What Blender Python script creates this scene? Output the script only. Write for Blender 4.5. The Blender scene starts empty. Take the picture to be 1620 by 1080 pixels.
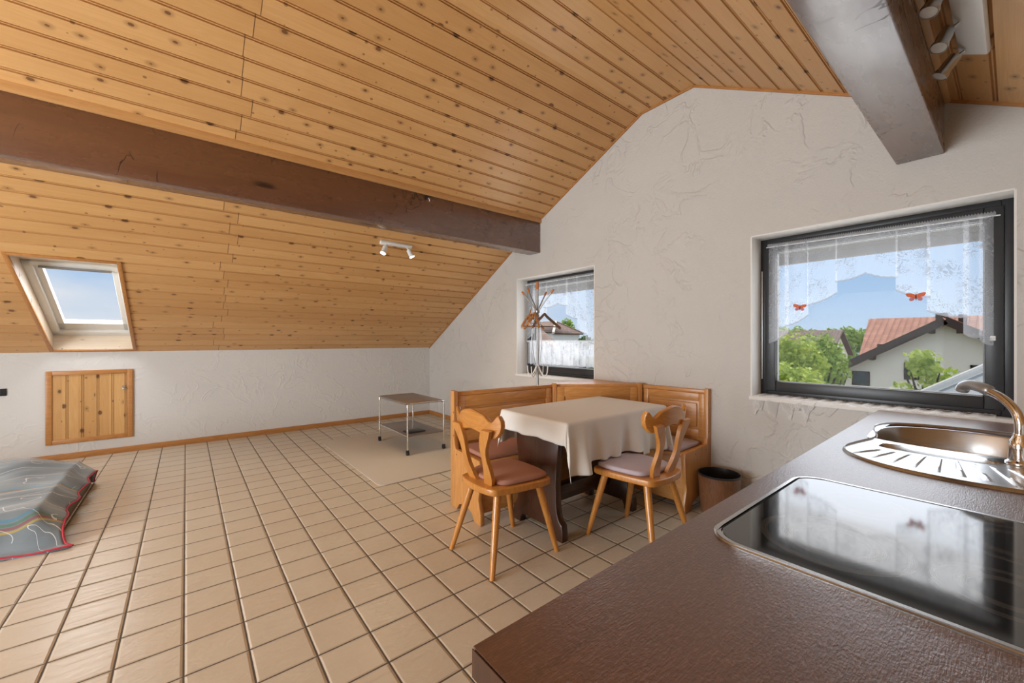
import bpy, bmesh, math, random
from mathutils import Vector, Matrix, Euler, noise
from mathutils.geometry import tessellate_polygon
random.seed(11)
PI = math.pi
S = bpy.context.scene
COL = S.collection

# ------------------------------------------------------------------ camera
YAW = 0.678
cd = bpy.data.cameras.new('camera')
cam = bpy.data.objects.new('camera', cd); COL.objects.link(cam)
cam.location = (0, 0, 1.24)
cam.rotation_euler = (PI/2, 0, -YAW)
cd.sensor_width = 36; cd.lens = 640/1620*36
cd.shift_y = -2.5/1620
cd.clip_start = 0.02; cd.clip_end = 500
S.camera = cam

# ------------------------------------------------------------------ view, sky, sun, daylight
vs = S.view_settings
vs.view_transform = 'Standard'; vs.look = 'None'; vs.gamma = 1; vs.use_curve_mapping = False
vs.exposure = -0.15
w = bpy.data.worlds.new('sky'); S.world = w; w.use_nodes = True
nt = w.node_tree; nt.nodes.clear()
out = nt.nodes.new('ShaderNodeOutputWorld'); bg = nt.nodes.new('ShaderNodeBackground')
tc = nt.nodes.new('ShaderNodeTexCoord'); sep = nt.nodes.new('ShaderNodeSeparateXYZ')
rmp = nt.nodes.new('ShaderNodeValToRGB')
rmp.color_ramp.elements[0].position = 0.0; rmp.color_ramp.elements[0].color = (.60, .75, .93, 1)
rmp.color_ramp.elements[1].position = 0.9; rmp.color_ramp.elements[1].color = (.50, .63, .85, 1)
e = rmp.color_ramp.elements.new(.12); e.color = (.42, .63, .92, 1)
e = rmp.color_ramp.elements.new(.35); e.color = (.48, .64, .90, 1)
cn = nt.nodes.new('ShaderNodeTexNoise'); cn.inputs['Scale'].default_value = 3.2; cn.inputs['Detail'].default_value = 7
cm = nt.nodes.new('ShaderNodeMapping'); cm.inputs['Scale'].default_value = (1, 1, 2.2)
cr = nt.nodes.new('ShaderNodeValToRGB')
cr.color_ramp.elements[0].position = .30; cr.color_ramp.elements[1].position = .62
mm = nt.nodes.new('ShaderNodeMath'); mm.operation = 'MULTIPLY'
mx = nt.nodes.new('ShaderNodeMix'); mx.data_type = 'RGBA'
mx.inputs[7].default_value = (.92, .93, .95, 1)
L = nt.links.new
L(tc.outputs['Generated'], sep.inputs[0]); L(sep.outputs[2], rmp.inputs[0])
L(tc.outputs['Generated'], cm.inputs[0]); L(cm.outputs[0], cn.inputs[0]); L(cn.outputs[0], cr.inputs[0])
yr = nt.nodes.new('ShaderNodeMapRange'); yr.inputs[1].default_value = .55; yr.inputs[2].default_value = .9
hi = nt.nodes.new('ShaderNodeMapRange'); hi.inputs[1].default_value = .2; hi.inputs[2].default_value = .5
mxm = nt.nodes.new('ShaderNodeMath'); mxm.operation = 'MAXIMUM'
L(sep.outputs[1], yr.inputs[0]); L(sep.outputs[2], hi.inputs[0]); L(yr.outputs[0], mxm.inputs[0]); L(hi.outputs[0], mxm.inputs[1])
L(mxm.outputs[0], mm.inputs[0]); L(cr.outputs[0], mm.inputs[1])
L(mm.outputs[0], mx.inputs[0]); L(rmp.outputs[0], mx.inputs[6]); L(mx.outputs[2], bg.inputs[0])
bg.inputs[1].default_value = 1.0
L(bg.outputs[0], out.inputs[0])

def light(name, kind, loc, energy, color=(1, 1, 1), size=None, direction=None, **kw):
    ld = bpy.data.lights.new(name, kind); ld.energy = energy; ld.color = color
    o = bpy.data.objects.new(name, ld); COL.objects.link(o); o.location = loc
    if size and kind == 'AREA':
        ld.shape = 'RECTANGLE'; ld.size, ld.size_y = size
    if direction is not None:
        o.rotation_euler = Vector(direction).to_track_quat('-Z', 'Y').to_euler()
    for k, v in kw.items(): setattr(ld, k, v)
    return o
light('sun', 'SUN', (20, -10, 30), 3.4, (1, .95, .87), direction=(-.50, .02, -.87), angle=.01)
# daylight entering through the glazed openings of the room (door behind the camera and the windows in view), plus one added fill lamp (near slope)
light('daylight_door', 'AREA', (-3.9, 2.1, 1.15), 280, (.90, .96, 1), (2.6, 2.1), (1, 0, 0))
light('daylight_kitchen_window', 'AREA', (3.46, .6, 1.4), 9, (.95, .97, 1), (1.05, .95), (-1, 0, -.1))
light('daylight_small_window', 'AREA', (3.46, 3.25, 1.4), 9, (.95, .97, 1), (1.05, .95), (-1, 0, -.1))
light('daylight_roof_window', 'AREA', (-.75, 5.74, 1.82), 16, (.97, .98, 1), (.5, .9), (0, -.48, -.88))
light('near_slope_fill', 'AREA', (-1.3, -1.35, 1.95), 190, (.92, .97, 1), (3.0, 1.0), (0, .48, -.88))  # added fill lamp, the near slope has no window

# ------------------------------------------------------------------ materials
class NT:
    def __init__(s, name):
        s.m = bpy.data.materials.new(name); s.m.use_nodes = True
        s.t = s.m.node_tree; s.t.nodes.clear()
        s.out = s.n('ShaderNodeOutputMaterial'); s.b = s.n('ShaderNodeBsdfPrincipled')
        s.l(s.b.outputs[0], s.out.inputs[0])
    def n(s, k, **kw):
        nd = s.t.nodes.new(k)
        for a, v in kw.items(): setattr(nd, a, v)
        return nd
    def l(s, a, b): s.t.links.new(a, b)
    def val(s, sock, v):
        if hasattr(v, 'is_linked') or isinstance(v, bpy.types.NodeSocket): s.l(v, sock)
        else: sock.default_value = v
    def math(s, op, a, b=None, c=None):
        nd = s.n('ShaderNodeMath', operation=op)
        s.val(nd.inputs[0], a)
        if b is not None: s.val(nd.inputs[1], b)
        if c is not None: s.val(nd.inputs[2], c)
        return nd.outputs[0]
    def mix(s, f, a, b, mode='MIX'):
        nd = s.n('ShaderNodeMix', data_type='RGBA', blend_type=mode)
        s.val(nd.inputs[0], f); s.val(nd.inputs[6], c4(a)); s.val(nd.inputs[7], c4(b))
        return nd.outputs[2]
    def ramp(s, f, stops):
        nd = s.n('ShaderNodeValToRGB'); s.l(f, nd.inputs[0]); el = nd.color_ramp.elements
        while len(el) < len(stops): el.new(.5)
        for e_, (p, c) in zip(el, stops): e_.position = p; e_.color = c4(c)
        return nd.outputs[0]
    def coord(s, which='Object', scale=(1, 1, 1), rot=(0, 0, 0), loc=(0, 0, 0)):
        t = s.n('ShaderNodeTexCoord'); mp = s.n('ShaderNodeMapping')
        s.l(t.outputs[which], mp.inputs[0]); mp.inputs['Scale'].default_value = scale
        mp.inputs['Rotation'].default_value = rot; mp.inputs['Location'].default_value = loc
        return mp.outputs[0]
    def noise(s, vec, scale, detail=3, rough=.55, dist=0):
        nd = s.n('ShaderNodeTexNoise'); s.l(vec, nd.inputs['Vector'])
        nd.inputs['Scale'].default_value = scale; nd.inputs['Detail'].default_value = detail
        nd.inputs['Roughness'].default_value = rough; nd.inputs['Distortion'].default_value = dist
        return nd.outputs[0]
    def voro(s, vec, scale, feature='F1'):
        nd = s.n('ShaderNodeTexVoronoi', feature=feature); s.l(vec, nd.inputs['Vector'])
        nd.inputs['Scale'].default_value = scale
        return nd
    def bump(s, h, strength=.3, dist=.01, normal=None):
        nd = s.n('ShaderNodeBump'); s.l(h, nd.inputs['Height'])
        nd.inputs['Strength'].default_value = strength; nd.inputs['Distance'].default_value = dist
        if normal is not None: s.l(normal, nd.inputs['Normal'])
        s.l(nd.outputs[0], s.b.inputs['Normal']); return nd.outputs[0]
    def step(s, x, a, b):
        nd = s.n('ShaderNodeMapRange', interpolation_type='SMOOTHSTEP'); s.l(x, nd.inputs[0])
        nd.inputs[1].default_value = a; nd.inputs[2].default_value = b
        return nd.outputs[0]
    def set(s, **kw):
        for k, v in kw.items():
            s.val(s.b.inputs[k.replace('_', ' ')], c4(v) if isinstance(v, tuple) else v)
        return s
def c4(c):
    if isinstance(c, (tuple, list)) and len(c) == 3: return (*c, 1)
    return c

def plain(name, col, rough=.5, metal=0, var=.12, scale=30, bump=0, **kw):
    k = NT(name); v = k.coord()
    n = k.noise(v, scale, 4)
    c = k.mix(n, tuple(x*(1-var) for x in col), tuple(min(1, x*(1+var)) for x in col))
    k.set(Base_Color=c, Roughness=rough, Metallic=metal, **kw)
    if bump: k.bump(n, bump, .003)
    return k.m

def wood(name, light_, dark, axis=0, rough=.38, knots=.0, knotcol=(.06, .02, .008), sc=1.0, coat=0, grain=.5):
    k = NT(name)
    s1 = [9*sc]*3; s1[axis] = .9*sc
    s2 = [90*sc]*3; s2[axis] = 3*sc
    v1 = k.coord(scale=tuple(s1)); v2 = k.coord(scale=tuple(s2))
    wv = k.noise(v1, 1.6, 4, .55, 1.2)
    rings = k.math('SINE', k.math('MULTIPLY', wv, 42.0))
    rings = k.math('MULTIPLY_ADD', rings, .5, .5)
    fib = k.noise(v2, 1.0, 2)
    f = k.math('ADD', k.math('MULTIPLY', rings, grain), k.math('MULTIPLY', fib, 1-grain))
    col = k.mix(f, dark, light_)
    big = k.noise(k.coord(scale=(1.3, 1.3, 1.3)), 1.5, 2)
    col = k.mix(k.math('MULTIPLY', big, .35), col, tuple(x*.6 for x in light_))
    if knots:
        s3 = [6*sc]*3; s3[axis] = 2.6*sc
        vd = k.coord(scale=tuple(s3)); vo = k.voro(vd, 1.0)
        d = vo.outputs['Distance']; sp = k.n('ShaderNodeSeparateColor'); k.l(vo.outputs['Color'], sp.inputs[0])
        sel = k.math('GREATER_THAN', sp.outputs[0], 1-knots)
        kn = k.math('MULTIPLY', sel, k.math('SUBTRACT', 1.0, k.step(d, .04, .17)))
        col = k.mix(k.math('MULTIPLY', kn, .85), col, knotcol)
    k.set(Base_Color=col, Roughness=rough)
    k.b.inputs['Coat Weight'].default_value = coat; k.b.inputs['Coat Roughness'].default_value = .2
    k.bump(fib, .12, .002)
    return k.m

def board_mat(name, c_light, c_mid, c_dark, bw, joint=.3, rough=.36, knots=.45):
    """pine tongue-and-groove boards: u runs along the boards, v across them (metres)"""
    k = NT(name)
    t = k.n('ShaderNodeTexCoord'); sp = k.n('ShaderNodeSeparateXYZ'); k.l(t.outputs['UV'], sp.inputs[0])
    u, v = sp.outputs[0], sp.outputs[1]
    vb = k.math('DIVIDE', v, bw)
    bid = k.math('FLOOR', vb)
    wn = k.n('ShaderNodeTexWhiteNoise', noise_dimensions='1D'); k.l(bid, wn.inputs['W'])
    r = wn.outputs['Value']
    uj = k.math('MULTIPLY_ADD', r, .13, joint-.065)           # end joint of this board
    side = k.math('GREATER_THAN', u, uj)
    rid = k.math('ADD', bid, k.math('MULTIPLY', side, 37.3))
    wn2 = k.n('ShaderNodeTexWhiteNoise', noise_dimensions='1D'); k.l(rid, wn2.inputs['W'])
    r2 = wn2.outputs['Value']
    cb = k.n('ShaderNodeCombineXYZ')
    k.l(k.math('ADD', u, k.math('MULTIPLY', r2, 43.0)), cb.inputs[0]); k.l(v, cb.inputs[1]); k.l(r2, cb.inputs[2])
    def mp(scale):
        m_ = k.n('ShaderNodeMapping'); k.l(cb.outputs[0], m_.inputs[0]); m_.inputs['Scale'].default_value = scale
        return m_.outputs[0]
    g = k.noise(mp((.55, 11, 1)), 1.7, 4, .5, 1.0)
    rings = k.math('MULTIPLY_ADD', k.math('SINE', k.math('MULTIPLY', g, 46.0)), .5, .5)
    fib = k.noise(mp((3, 160, 1)), 1.0, 2)
    f = k.math('ADD', k.math('MULTIPLY', rings, .28), k.math('MULTIPLY', fib, .72))
    col = k.mix(f, c_mid, c_light)
    col = k.mix(k.math('MULTIPLY', r2, .45), col, c_dark)
    big = k.noise(mp((.8, 2, 1)), 1.3, 3)
    col = k.mix(k.math('MULTIPLY', k.step(big, .45, .75), .4), col, c_dark)
    vo = k.voro(mp((5.0, 7.4, 1)), 1.0); vo.voronoi_dimensions = '2D'
    sc_ = k.n('ShaderNodeSeparateColor'); k.l(vo.outputs['Color'], sc_.inputs[0])
    sel = k.math('GREATER_THAN', sc_.outputs[0], 1-knots)
    size = k.math('MULTIPLY_ADD', k.math('POWER', sc_.outputs[1], 2.0), .095, .032)
    kn = k.math('MULTIPLY', sel, k.math('LESS_THAN', vo.outputs['Distance'], size))
    halo = k.math('MULTIPLY', sel, k.math('SUBTRACT', 1.0, k.step(vo.outputs['Distance'], .05, .2)))
    col = k.mix(k.math('MULTIPLY', halo, .5), col, tuple(x*.5 for x in c_dark))
    col = k.mix(k.math('MULTIPLY', kn, .8), col, (.12, .045, .018))
    vo2 = k.voro(mp((9.0, 10.0, 1)), 1.0); vo2.voronoi_dimensions = '2D'
    sc2 = k.n('ShaderNodeSeparateColor'); k.l(vo2.outputs['Color'], sc2.inputs[0])
    kn2 = k.math('MULTIPLY', k.math('GREATER_THAN', sc2.outputs[0], .72), k.math('LESS_THAN', vo2.outputs['Distance'], k.math('MULTIPLY_ADD', sc2.outputs[2], .06, .035)))
    col = k.mix(k.math('MULTIPLY', kn2, .6), col, (.12, .04, .015))
    jl = k.math('LESS_THAN', k.math('ABSOLUTE', k.math('SUBTRACT', u, uj)), .0022)
    col = k.mix(k.math('MULTIPLY', jl, .85), col, (.05, .02, .01))
    k.set(Base_Color=col, Roughness=rough)
    k.bump(k.math('SUBTRACT', fib, k.math('MULTIPLY', jl, 4.0)), .1, .002)
    return k.m

def plaster(name, col, strength=.55):
    k = NT(name); v = k.coord()
    a = k.noise(v, 4.2, 3, .55, .6)
    ridge = k.math('ABSOLUTE', k.math('SUBTRACT', a, .5))
    ridge = k.math('SUBTRACT', 1.0, k.step(ridge, 0.0, .05))
    msk = k.step(k.noise(v, 2.1, 2), .41, .60)
    f = k.noise(v, 95, 4, .6); f2 = k.noise(v, 26, 3)
    h = k.math('ADD', k.math('MULTIPLY', k.math('MULTIPLY', ridge, msk), .95), k.math('MULTIPLY', f, .6))
    h = k.math('ADD', h, k.math('MULTIPLY', f2, .45))
    c = k.mix(k.noise(v, 1.4, 3), tuple(x*.95 for x in col), tuple(min(1, x*1.04) for x in col))
    k.set(Base_Color=c, Roughness=.85); k.bump(h, strength, .010)
    return k.m

def tile_floor(name, size=.205, ox=-.0079, oy=.0743):
    k = NT(name); t = k.n('ShaderNodeTexCoord'); sp = k.n('ShaderNodeSeparateXYZ'); k.l(t.outputs['Object'], sp.inputs[0])
    wob = k.noise(k.coord(), 14, 3)
    def cell(s_, off):
        a = k.math('DIVIDE', k.math('SUBTRACT', s_, off), size)
        idx = k.math('FLOOR', a); fr = k.math('SUBTRACT', a, idx)
        e_ = k.math('MINIMUM', fr, k.math('SUBTRACT', 1.0, fr))
        e_ = k.math('MULTIPLY', e_, size)
        return idx, k.math('ADD', e_, k.math('MULTIPLY_ADD', wob, .0024, -.0012))
    ix, ex = cell(sp.outputs[0], ox); iy, ey = cell(sp.outputs[1], oy)
    edge = k.math('MINIMUM', ex, ey)
    grout = k.math('SUBTRACT', 1.0, k.step(edge, .0022, .0046))
    cb = k.n('ShaderNodeCombineXYZ'); k.l(ix, cb.inputs[0]); k.l(iy, cb.inputs[1])
    wn = k.n('ShaderNodeTexWhiteNoise', noise_dimensions='2D'); k.l(cb.outputs[0], wn.inputs['Vector'])
    r = wn.outputs['Value']
    add = k.n('ShaderNodeVectorMath', operation='ADD'); mul = k.n('ShaderNodeVectorMath', operation='SCALE')
    k.l(cb.outputs[0], mul.inputs[0]); mul.inputs['Scale'].default_value = 3.71
    k.l(t.outputs['Object'], add.inputs[0]); k.l(mul.outputs[0], add.inputs[1])
    vv = add.outputs[0]
    big = k.noise(vv, 5, 4, .6); fine = k.noise(vv, 40, 4, .6)
    rip_m = k.n('ShaderNodeMapping'); k.l(vv, rip_m.inputs[0]); rip_m.inputs['Rotation'].default_value = (0, 0, .7); rip_m.inputs['Scale'].default_value = (5, 22, 1)
    rip = k.noise(rip_m.outputs[0], 1.0, 4, .55, 1.5)
    col = k.mix(big, (.55, .475, .37), (.665, .605, .50))
    col = k.mix(k.math('MULTIPLY', r, .30), col, (.57, .46, .33))
    col = k.mix(k.math('MULTIPLY', k.step(fine, .55, .8), .25), col, (.74, .66, .55))
    col = k.mix(grout, col, (.085, .062, .045))
    k.set(Base_Color=col, Roughness=k.math('MULTIPLY_ADD', grout, .5, .33))
    h = k.math('MULTIPLY', k.step(edge, .002, .012), 1.0)
    h = k.math('ADD', h, k.math('MULTIPLY', rip, 1.0)); h = k.math('ADD', h, k.math('MULTIPLY', fine, .12))
    k.bump(h, .75, .004)
    return k.m

def glass_mat(name, tint=(1, 1, 1), refl=.05):
    k = NT(name); tr = k.n('ShaderNodeBsdfTransparent'); gl = k.n('ShaderNodeBsdfGlossy'); mxs = k.n('ShaderNodeMixShader')
    tr.inputs[0].default_value = c4(tint); gl.inputs['Roughness'].default_value = .02
    g_ = k.n('ShaderNodeNewGeometry'); dt = k.n('ShaderNodeVectorMath', operation='DOT_PRODUCT')
    k.l(g_.outputs['Incoming'], dt.inputs[0]); k.l(g_.outputs['Normal'], dt.inputs[1])
    fr = k.math('MULTIPLY_ADD', k.math('POWER', k.math('SUBTRACT', 1.0, k.math('ABSOLUTE', dt.outputs['Value'])), 5.0), .5, .002)
    k.l(fr, mxs.inputs[0]); k.l(tr.outputs[0], mxs.inputs[1]); k.l(gl.outputs[0], mxs.inputs[2])
    k.l(mxs.outputs[0], k.out.inputs[0])
    return k.m

def lace_mat(name, base=.32, flower=.62, col=(.86, .88, .92), pattern=True, thread=(.42, .44, .48)):  # default thread is grey: backlit darkening of white embroidery put into its colour
    """net curtain: fine mesh (u,v in metres) with denser embroidered sprigs, side tapes and hem"""
    k = NT(name)
    t = k.n('ShaderNodeTexCoord'); sp = k.n('ShaderNodeSeparateXYZ'); k.l(t.outputs['UV'], sp.inputs[0])
    a = base; tint = c4(col); tlf = .55
    if pattern:
        m_ = k.n('ShaderNodeMapping'); k.l(t.outputs['UV'], m_.inputs[0])
        n1 = k.noise(m_.outputs[0], 26, 2, .5, 2.2)
        line = k.math('SUBTRACT', 1.0, k.step(k.math('ABSOLUTE', k.math('SUBTRACT', n1, .5)), .018, .045))
        vo = k.voro(m_.outputs[0], 9.5); fl = k.math('SUBTRACT', 1.0, k.step(vo.outputs['Distance'], .20, .42))
        area = k.step(k.noise(m_.outputs[0], 7.0, 1), .42, .52)
        p = k.math('MULTIPLY', k.math('MAXIMUM', line, k.math('MULTIPLY', fl, k.step(n1, .48, .53))), area)
        hem = k.math('SUBTRACT', 1.0, k.step(sp.outputs[1], .006, .016))     # v = distance from hem
        p = k.math('MAXIMUM', k.math('MULTIPLY', p, .9), hem)
        a = k.math('MULTIPLY_ADD', p, flower-base, base)
        tint = k.mix(p, col, thread)
        tlf = k.math('MULTIPLY_ADD', p, -.3, .55)
    tr = k.n('ShaderNodeBsdfTransparent'); mxs = k.n('ShaderNodeMixShader')
    df = k.n('ShaderNodeBsdfDiffuse'); tl = k.n('ShaderNodeBsdfTranslucent')
    k.val(df.inputs[0], tint); k.val(tl.inputs[0], tint)
    m2 = k.n('ShaderNodeMixShader'); k.val(m2.inputs[0], tlf)
    k.l(df.outputs[0], m2.inputs[1]); k.l(tl.outputs[0], m2.inputs[2])
    k.val(mxs.inputs[0], a); k.l(tr.outputs[0], mxs.inputs[1]); k.l(m2.outputs[0], mxs.inputs[2])
    k.l(mxs.outputs[0], k.out.inputs[0])
    return k.m

def emit(name, col, strength):
    k = NT(name); k.set(Base_Color=col); k.b.inputs['Emission Color'].default_value = c4(col)
    k.b.inputs['Emission Strength'].default_value = strength
    return k.m

BW = .135
M = {}
M['ceil'] = board_mat('pine_ceiling_boards', (.74, .44, .19), (.61, .325, .115), (.50, .24, .075), BW, knots=.48)
M['shaft'] = board_mat('whitened_boards', (.82, .74, .62), (.72, .60, .46), (.60, .44, .28), .10, joint=90, knots=.1)
M['hatch'] = board_mat('pine_hatch_boards', (.70, .42, .17), (.57, .30, .10), (.45, .22, .07), .115, joint=90, knots=.35)
M['plaster'] = plaster('rough_white_plaster', (.62, .595, .56), .62)
M['plaster_knee'] = plaster('smooth_white_plaster', (.68, .665, .64), .35)
M['reveal'] = plain('white_reveal_paint', (.82, .81, .78), .7, var=.04, bump=.1)
M['tile'] = tile_floor('beige_floor_tiles')
M['beam'] = wood('dark_stained_beam', (.175, .066, .028), (.095, .034, .015), 0, .33, .4, (.02, .008, .005), .8, coat=1)
k = NT('weathered_varnished_beam')
vb_ = k.coord(scale=(1.1, 9, 9)); g_ = k.noise(vb_, 1.6, 5, .6, 1.2); fb_ = k.noise(k.coord(scale=(4, 70, 70)), 1, 3)
vk_ = k.voro(k.coord(scale=(2.2, 6, 6)), 1.0); sk_ = k.n('ShaderNodeSeparateColor'); k.l(vk_.outputs['Color'], sk_.inputs[0])
kd_ = k.math('ADD', vk_.outputs['Distance'], k.math('MULTIPLY_ADD', g_, .5, -.25))
kn_ = k.math('MULTIPLY', k.math('GREATER_THAN', sk_.outputs[0], .55), k.math('SUBTRACT', 1.0, k.step(kd_, .05, .20)))
ck_ = k.math('SUBTRACT', 1.0, k.step(k.math('ABSOLUTE', k.math('SUBTRACT', k.noise(k.coord(scale=(7, 3, 3)), 1.0, 3, .6, .6), .5)), .004, .016))
ck_ = k.math('MULTIPLY', ck_, k.step(k.noise(k.coord(), 2.6, 2), .52, .62))
dk_ = k.math('MAXIMUM', kn_, k.math('MULTIPLY', ck_, .9))
cl_ = k.mix(k.math('ADD', k.math('MULTIPLY', g_, .6), k.math('MULTIPLY', fb_, .4)), (.080, .028, .012), (.185, .072, .032))
k.set(Base_Color=k.mix(k.math('MULTIPLY', dk_, .85), cl_, (.012, .006, .004)), Roughness=.4)
k.val(k.b.inputs['Coat Weight'], k.math('SUBTRACT', 1.0, k.math('MULTIPLY', dk_, .75)))
k.val(k.b.inputs['Coat Roughness'], k.math('MULTIPLY_ADD', k.noise(k.coord(scale=(1.5, 5, 5)), 2.0, 4), .42, .06))
k.b.inputs['Coat IOR'].default_value = 1.75
k.bump(k.math('SUBTRACT', fb_, k.math('MULTIPLY', dk_, 1.5)), .25, .003)
M['beam'] = k.m
M['trim'] = wood('pine_trim', (.58, .27, .085), (.42, .17, .045), 0, .4)
M['ceil_trim'] = wood('pine_ceiling_strip', (.70, .40, .16), (.58, .29, .10), 0, .4)
M['trim_y'] = wood('pine_trim_across', (.58, .27, .085), (.42, .17, .045), 1, .4)
M['pine_x'] = wood('pine_along', (.72, .36, .115), (.53, .22, .055), 0, .35, .35, coat=.08)
M['pine_y'] = wood('pine_across', (.70, .34, .105), (.50, .20, .05), 1, .35, .35, coat=.08)
M['pine_z'] = wood('pine_upright', (.70, .34, .105), (.50, .20, .05), 2, .35, .35, coat=.08)
M['chair'] = wood('honey_pine', (.66, .29, .062), (.48, .175, .03), 2, .3, .25, coat=.4)
M['chair_y'] = wood('honey_pine_across', (.66, .29, .062), (.48, .175, .03), 1, .3, .25, coat=.4)
M['oak'] = wood('dark_oak', (.075, .026, .012), (.035, .012, .006), 2, .28, 0, coat=.3)
M['oak_x'] = wood('dark_oak_along', (.075, .026, .012), (.035, .012, .006), 0, .28, 0, coat=.3)
M['worktop'] = None
M['steel'] = plain('brushed_steel', (.50, .50, .50), .27, 1, .06, 60)
M['chrome'] = plain('chrome', (.80, .80, .80), .09, 1, .03)
M['black'] = plain('black_plastic', (.018, .018, .02), .4)
M['frame'] = plain('anthracite_window_frame', (.022, .022, .024), .38, var=.2)
M['white'] = plain('white_enamel', (.80, .80, .77), .4, var=.03)
M['glass'] = glass_mat('window_glass')
M['cloth'] = plain('ecru_cotton', (.77, .745, .70), .9, var=.04, scale=400, bump=.15)
M['pink'] = plain('dusty_pink_fabric', (.42, .20, .135), .9, var=.08, scale=300, bump=.2)
M['lilac'] = plain('lilac_fabric', (.50, .42, .46), .9, var=.06, scale=300, bump=.2)
M['mat'] = plain('ecru_carpet', (.54, .48, .40), .95, var=.1, scale=260, bump=.5)
M['lace'] = lace_mat('flower_lace', .24, .62)
M['lace_top'] = lace_mat('lace_heading', .42, .8, pattern=False)
M['sheer'] = lace_mat('sheer_voile', .62, .85)
M['lace_sill'] = lace_mat('lace_runner_net', .8, 1.0, (.92, .92, .92), thread=(.92, .92, .92))
M['stand'] = plain('grey_metal', (.42, .43, .44), .35, .8, .05)
M['bead'] = plain('grey_rubber_bead', (.16, .16, .155), .5)
M['tip'] = wood('orange_beech', (.62, .22, .05), (.5, .16, .03), 2, .4)
M['hanger'] = wood('hanger_beech', (.60, .28, .09), (.46, .19, .055), 0, .4)
M['hanger_dark'] = wood('hanger_walnut', (.24, .12, .06), (.16, .075, .035), 0, .4)
M['bin'] = wood('woodgrain_vinyl', (.30, .135, .06), (.13, .05, .022), 2, .45, sc=1.6, grain=.3)
M['shelf'] = plain('grey_brown_laminate', (.20, .155, .125), .35, var=.1)
M['bedbase'] = wood('brown_bed_board', (.13, .07, .04), (.08, .045, .025), 1, .5)
M['red'] = plain('red_piping', (.42, .02, .04), .7)
M['mattress'] = plain('grey_ticking', (.35, .35, .36), .9)
M['ext_wall'] = plain('cream_render', (.90, .815, .70), .9, var=.03, scale=3)
M['ext_white'] = plain('white_render', (.86, .85, .83), .9, var=.03, scale=3)
M['ext_brown'] = plain('dark_brown_timber', (.055, .028, .018), .6)
M['ext_glass'] = plain('dark_pane', (.03, .04, .035), .08, var=.6, scale=3)
M['soffit'] = plain('grey_brown_soffit', (.23, .205, .18), .8)
M['fascia'] = plain('white_fascia', (.74, .73, .71), .6)
M['grass'] = plain('lawn', (.24, .23, .14), .95, var=.4, scale=1.5)
M['bark'] = plain('bark', (.10, .07, .05), .9, var=.3)
M['bulb'] = emit('lit_halogen', (1, .80, .52), 14)
M['bulb_off'] = plain('frosted_lens', (.8, .8, .78), .25)
M['orange'] = plain('orange_wing', (.75, .17, .06), .6, var=.35, scale=120)
M['rose'] = plain('rose_wing', (.62, .22, .28), .6, var=.35, scale=120)

def leaf_mat(name, a, b):
    k = NT(name); g = k.n('ShaderNodeNewGeometry')
    c = k.ramp(g.outputs['Random Per Island'], [(0, a), (1, b)])
    k.set(Base_Color=c, Roughness=.6)
    tl = k.n('ShaderNodeBsdfTranslucent'); k.l(c, tl.inputs[0]); ms = k.n('ShaderNodeMixShader'); ms.inputs[0].default_value = .35
    k.l(k.b.outputs[0], ms.inputs[1]); k.l(tl.outputs[0], ms.inputs[2]); k.l(ms.outputs[0], k.out.inputs[0])
    return k.m
M['leaf_bright'] = leaf_mat('bright_leaves', (.30, .43, .045), (.66, .74, .17))
M['leaf_mid'] = leaf_mat('mid_leaves', (.18, .32, .045), (.48, .60, .14))
M['leaf_dark'] = leaf_mat('dark_leaves', (.07, .15, .035), (.20, .30, .08))

def roof_tiles(name, a, b, axis_u=1):
    k = NT(name); t = k.n('ShaderNodeTexCoord'); sp = k.n('ShaderNodeSeparateXYZ'); k.l(t.outputs['UV'], sp.inputs[0])
    fu = k.math('FRACT', k.math('DIVIDE', sp.outputs[0], .34)); fv = k.math('FRACT', k.math('DIVIDE', sp.outputs[1], .42))
    cb = k.n('ShaderNodeCombineXYZ')
    k.l(k.math('FLOOR', k.math('DIVIDE', sp.outputs[0], .34)), cb.inputs[0]); k.l(k.math('FLOOR', k.math('DIVIDE', sp.outputs[1], .42)), cb.inputs[1])
    wn = k.n('ShaderNodeTexWhiteNoise', noise_dimensions='2D'); k.l(cb.outputs[0], wn.inputs['Vector'])
    col = k.mix(wn.outputs['Value'], a, b)
    line = k.math('MAXIMUM', k.math('LESS_THAN', fu, .13), k.math('LESS_THAN', fv, .16))
    col = k.mix(k.math('MULTIPLY', line, .6), col, tuple(x*.28 for x in a))
    k.set(Base_Color=col, Roughness=.75)
    h = k.math('SINE', k.math('MULTIPLY', fu, PI)); k.bump(h, .6, .06)
    return k.m
M['roof_red'] = roof_tiles('red_roof_tiles', (.36, .135, .08), (.50, .22, .14))
M['roof_brown'] = roof_tiles('brown_roof_tiles', (.26, .17, .13), (.36, .25, .20))
M['roof_dark'] = roof_tiles('weathered_shaded_roof_tiles', (.20, .13, .11), (.28, .19, .16))  # weathered roof, also painted shade for one face of the hipped roof

# worktop: dark wood-decor laminate with fine pores
k = NT('dark_wood_laminate')
v1 = k.coord(scale=(1.4, 12, 1)); n1 = k.noise(v1, 3, 5, .6, .8)
v2 = k.coord(scale=(60, 330, 1)); n2 = k.noise(v2, 1, 3, .6)
n3 = k.noise(k.coord(), 170, 3, .6)
c = k.mix(n1, (.080, .034, .021), (.175, .082, .052))
c = k.mix(k.math('MULTIPLY', k.step(n2, .5, .68), .5), c, (.26, .145, .10))
k.set(Base_Color=c, Roughness=.30)
k.b.inputs['IOR'].default_value = 2.0
k.bump(k.math('ADD', n3, n2), .5, .0015); M['worktop'] = k.m

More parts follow.
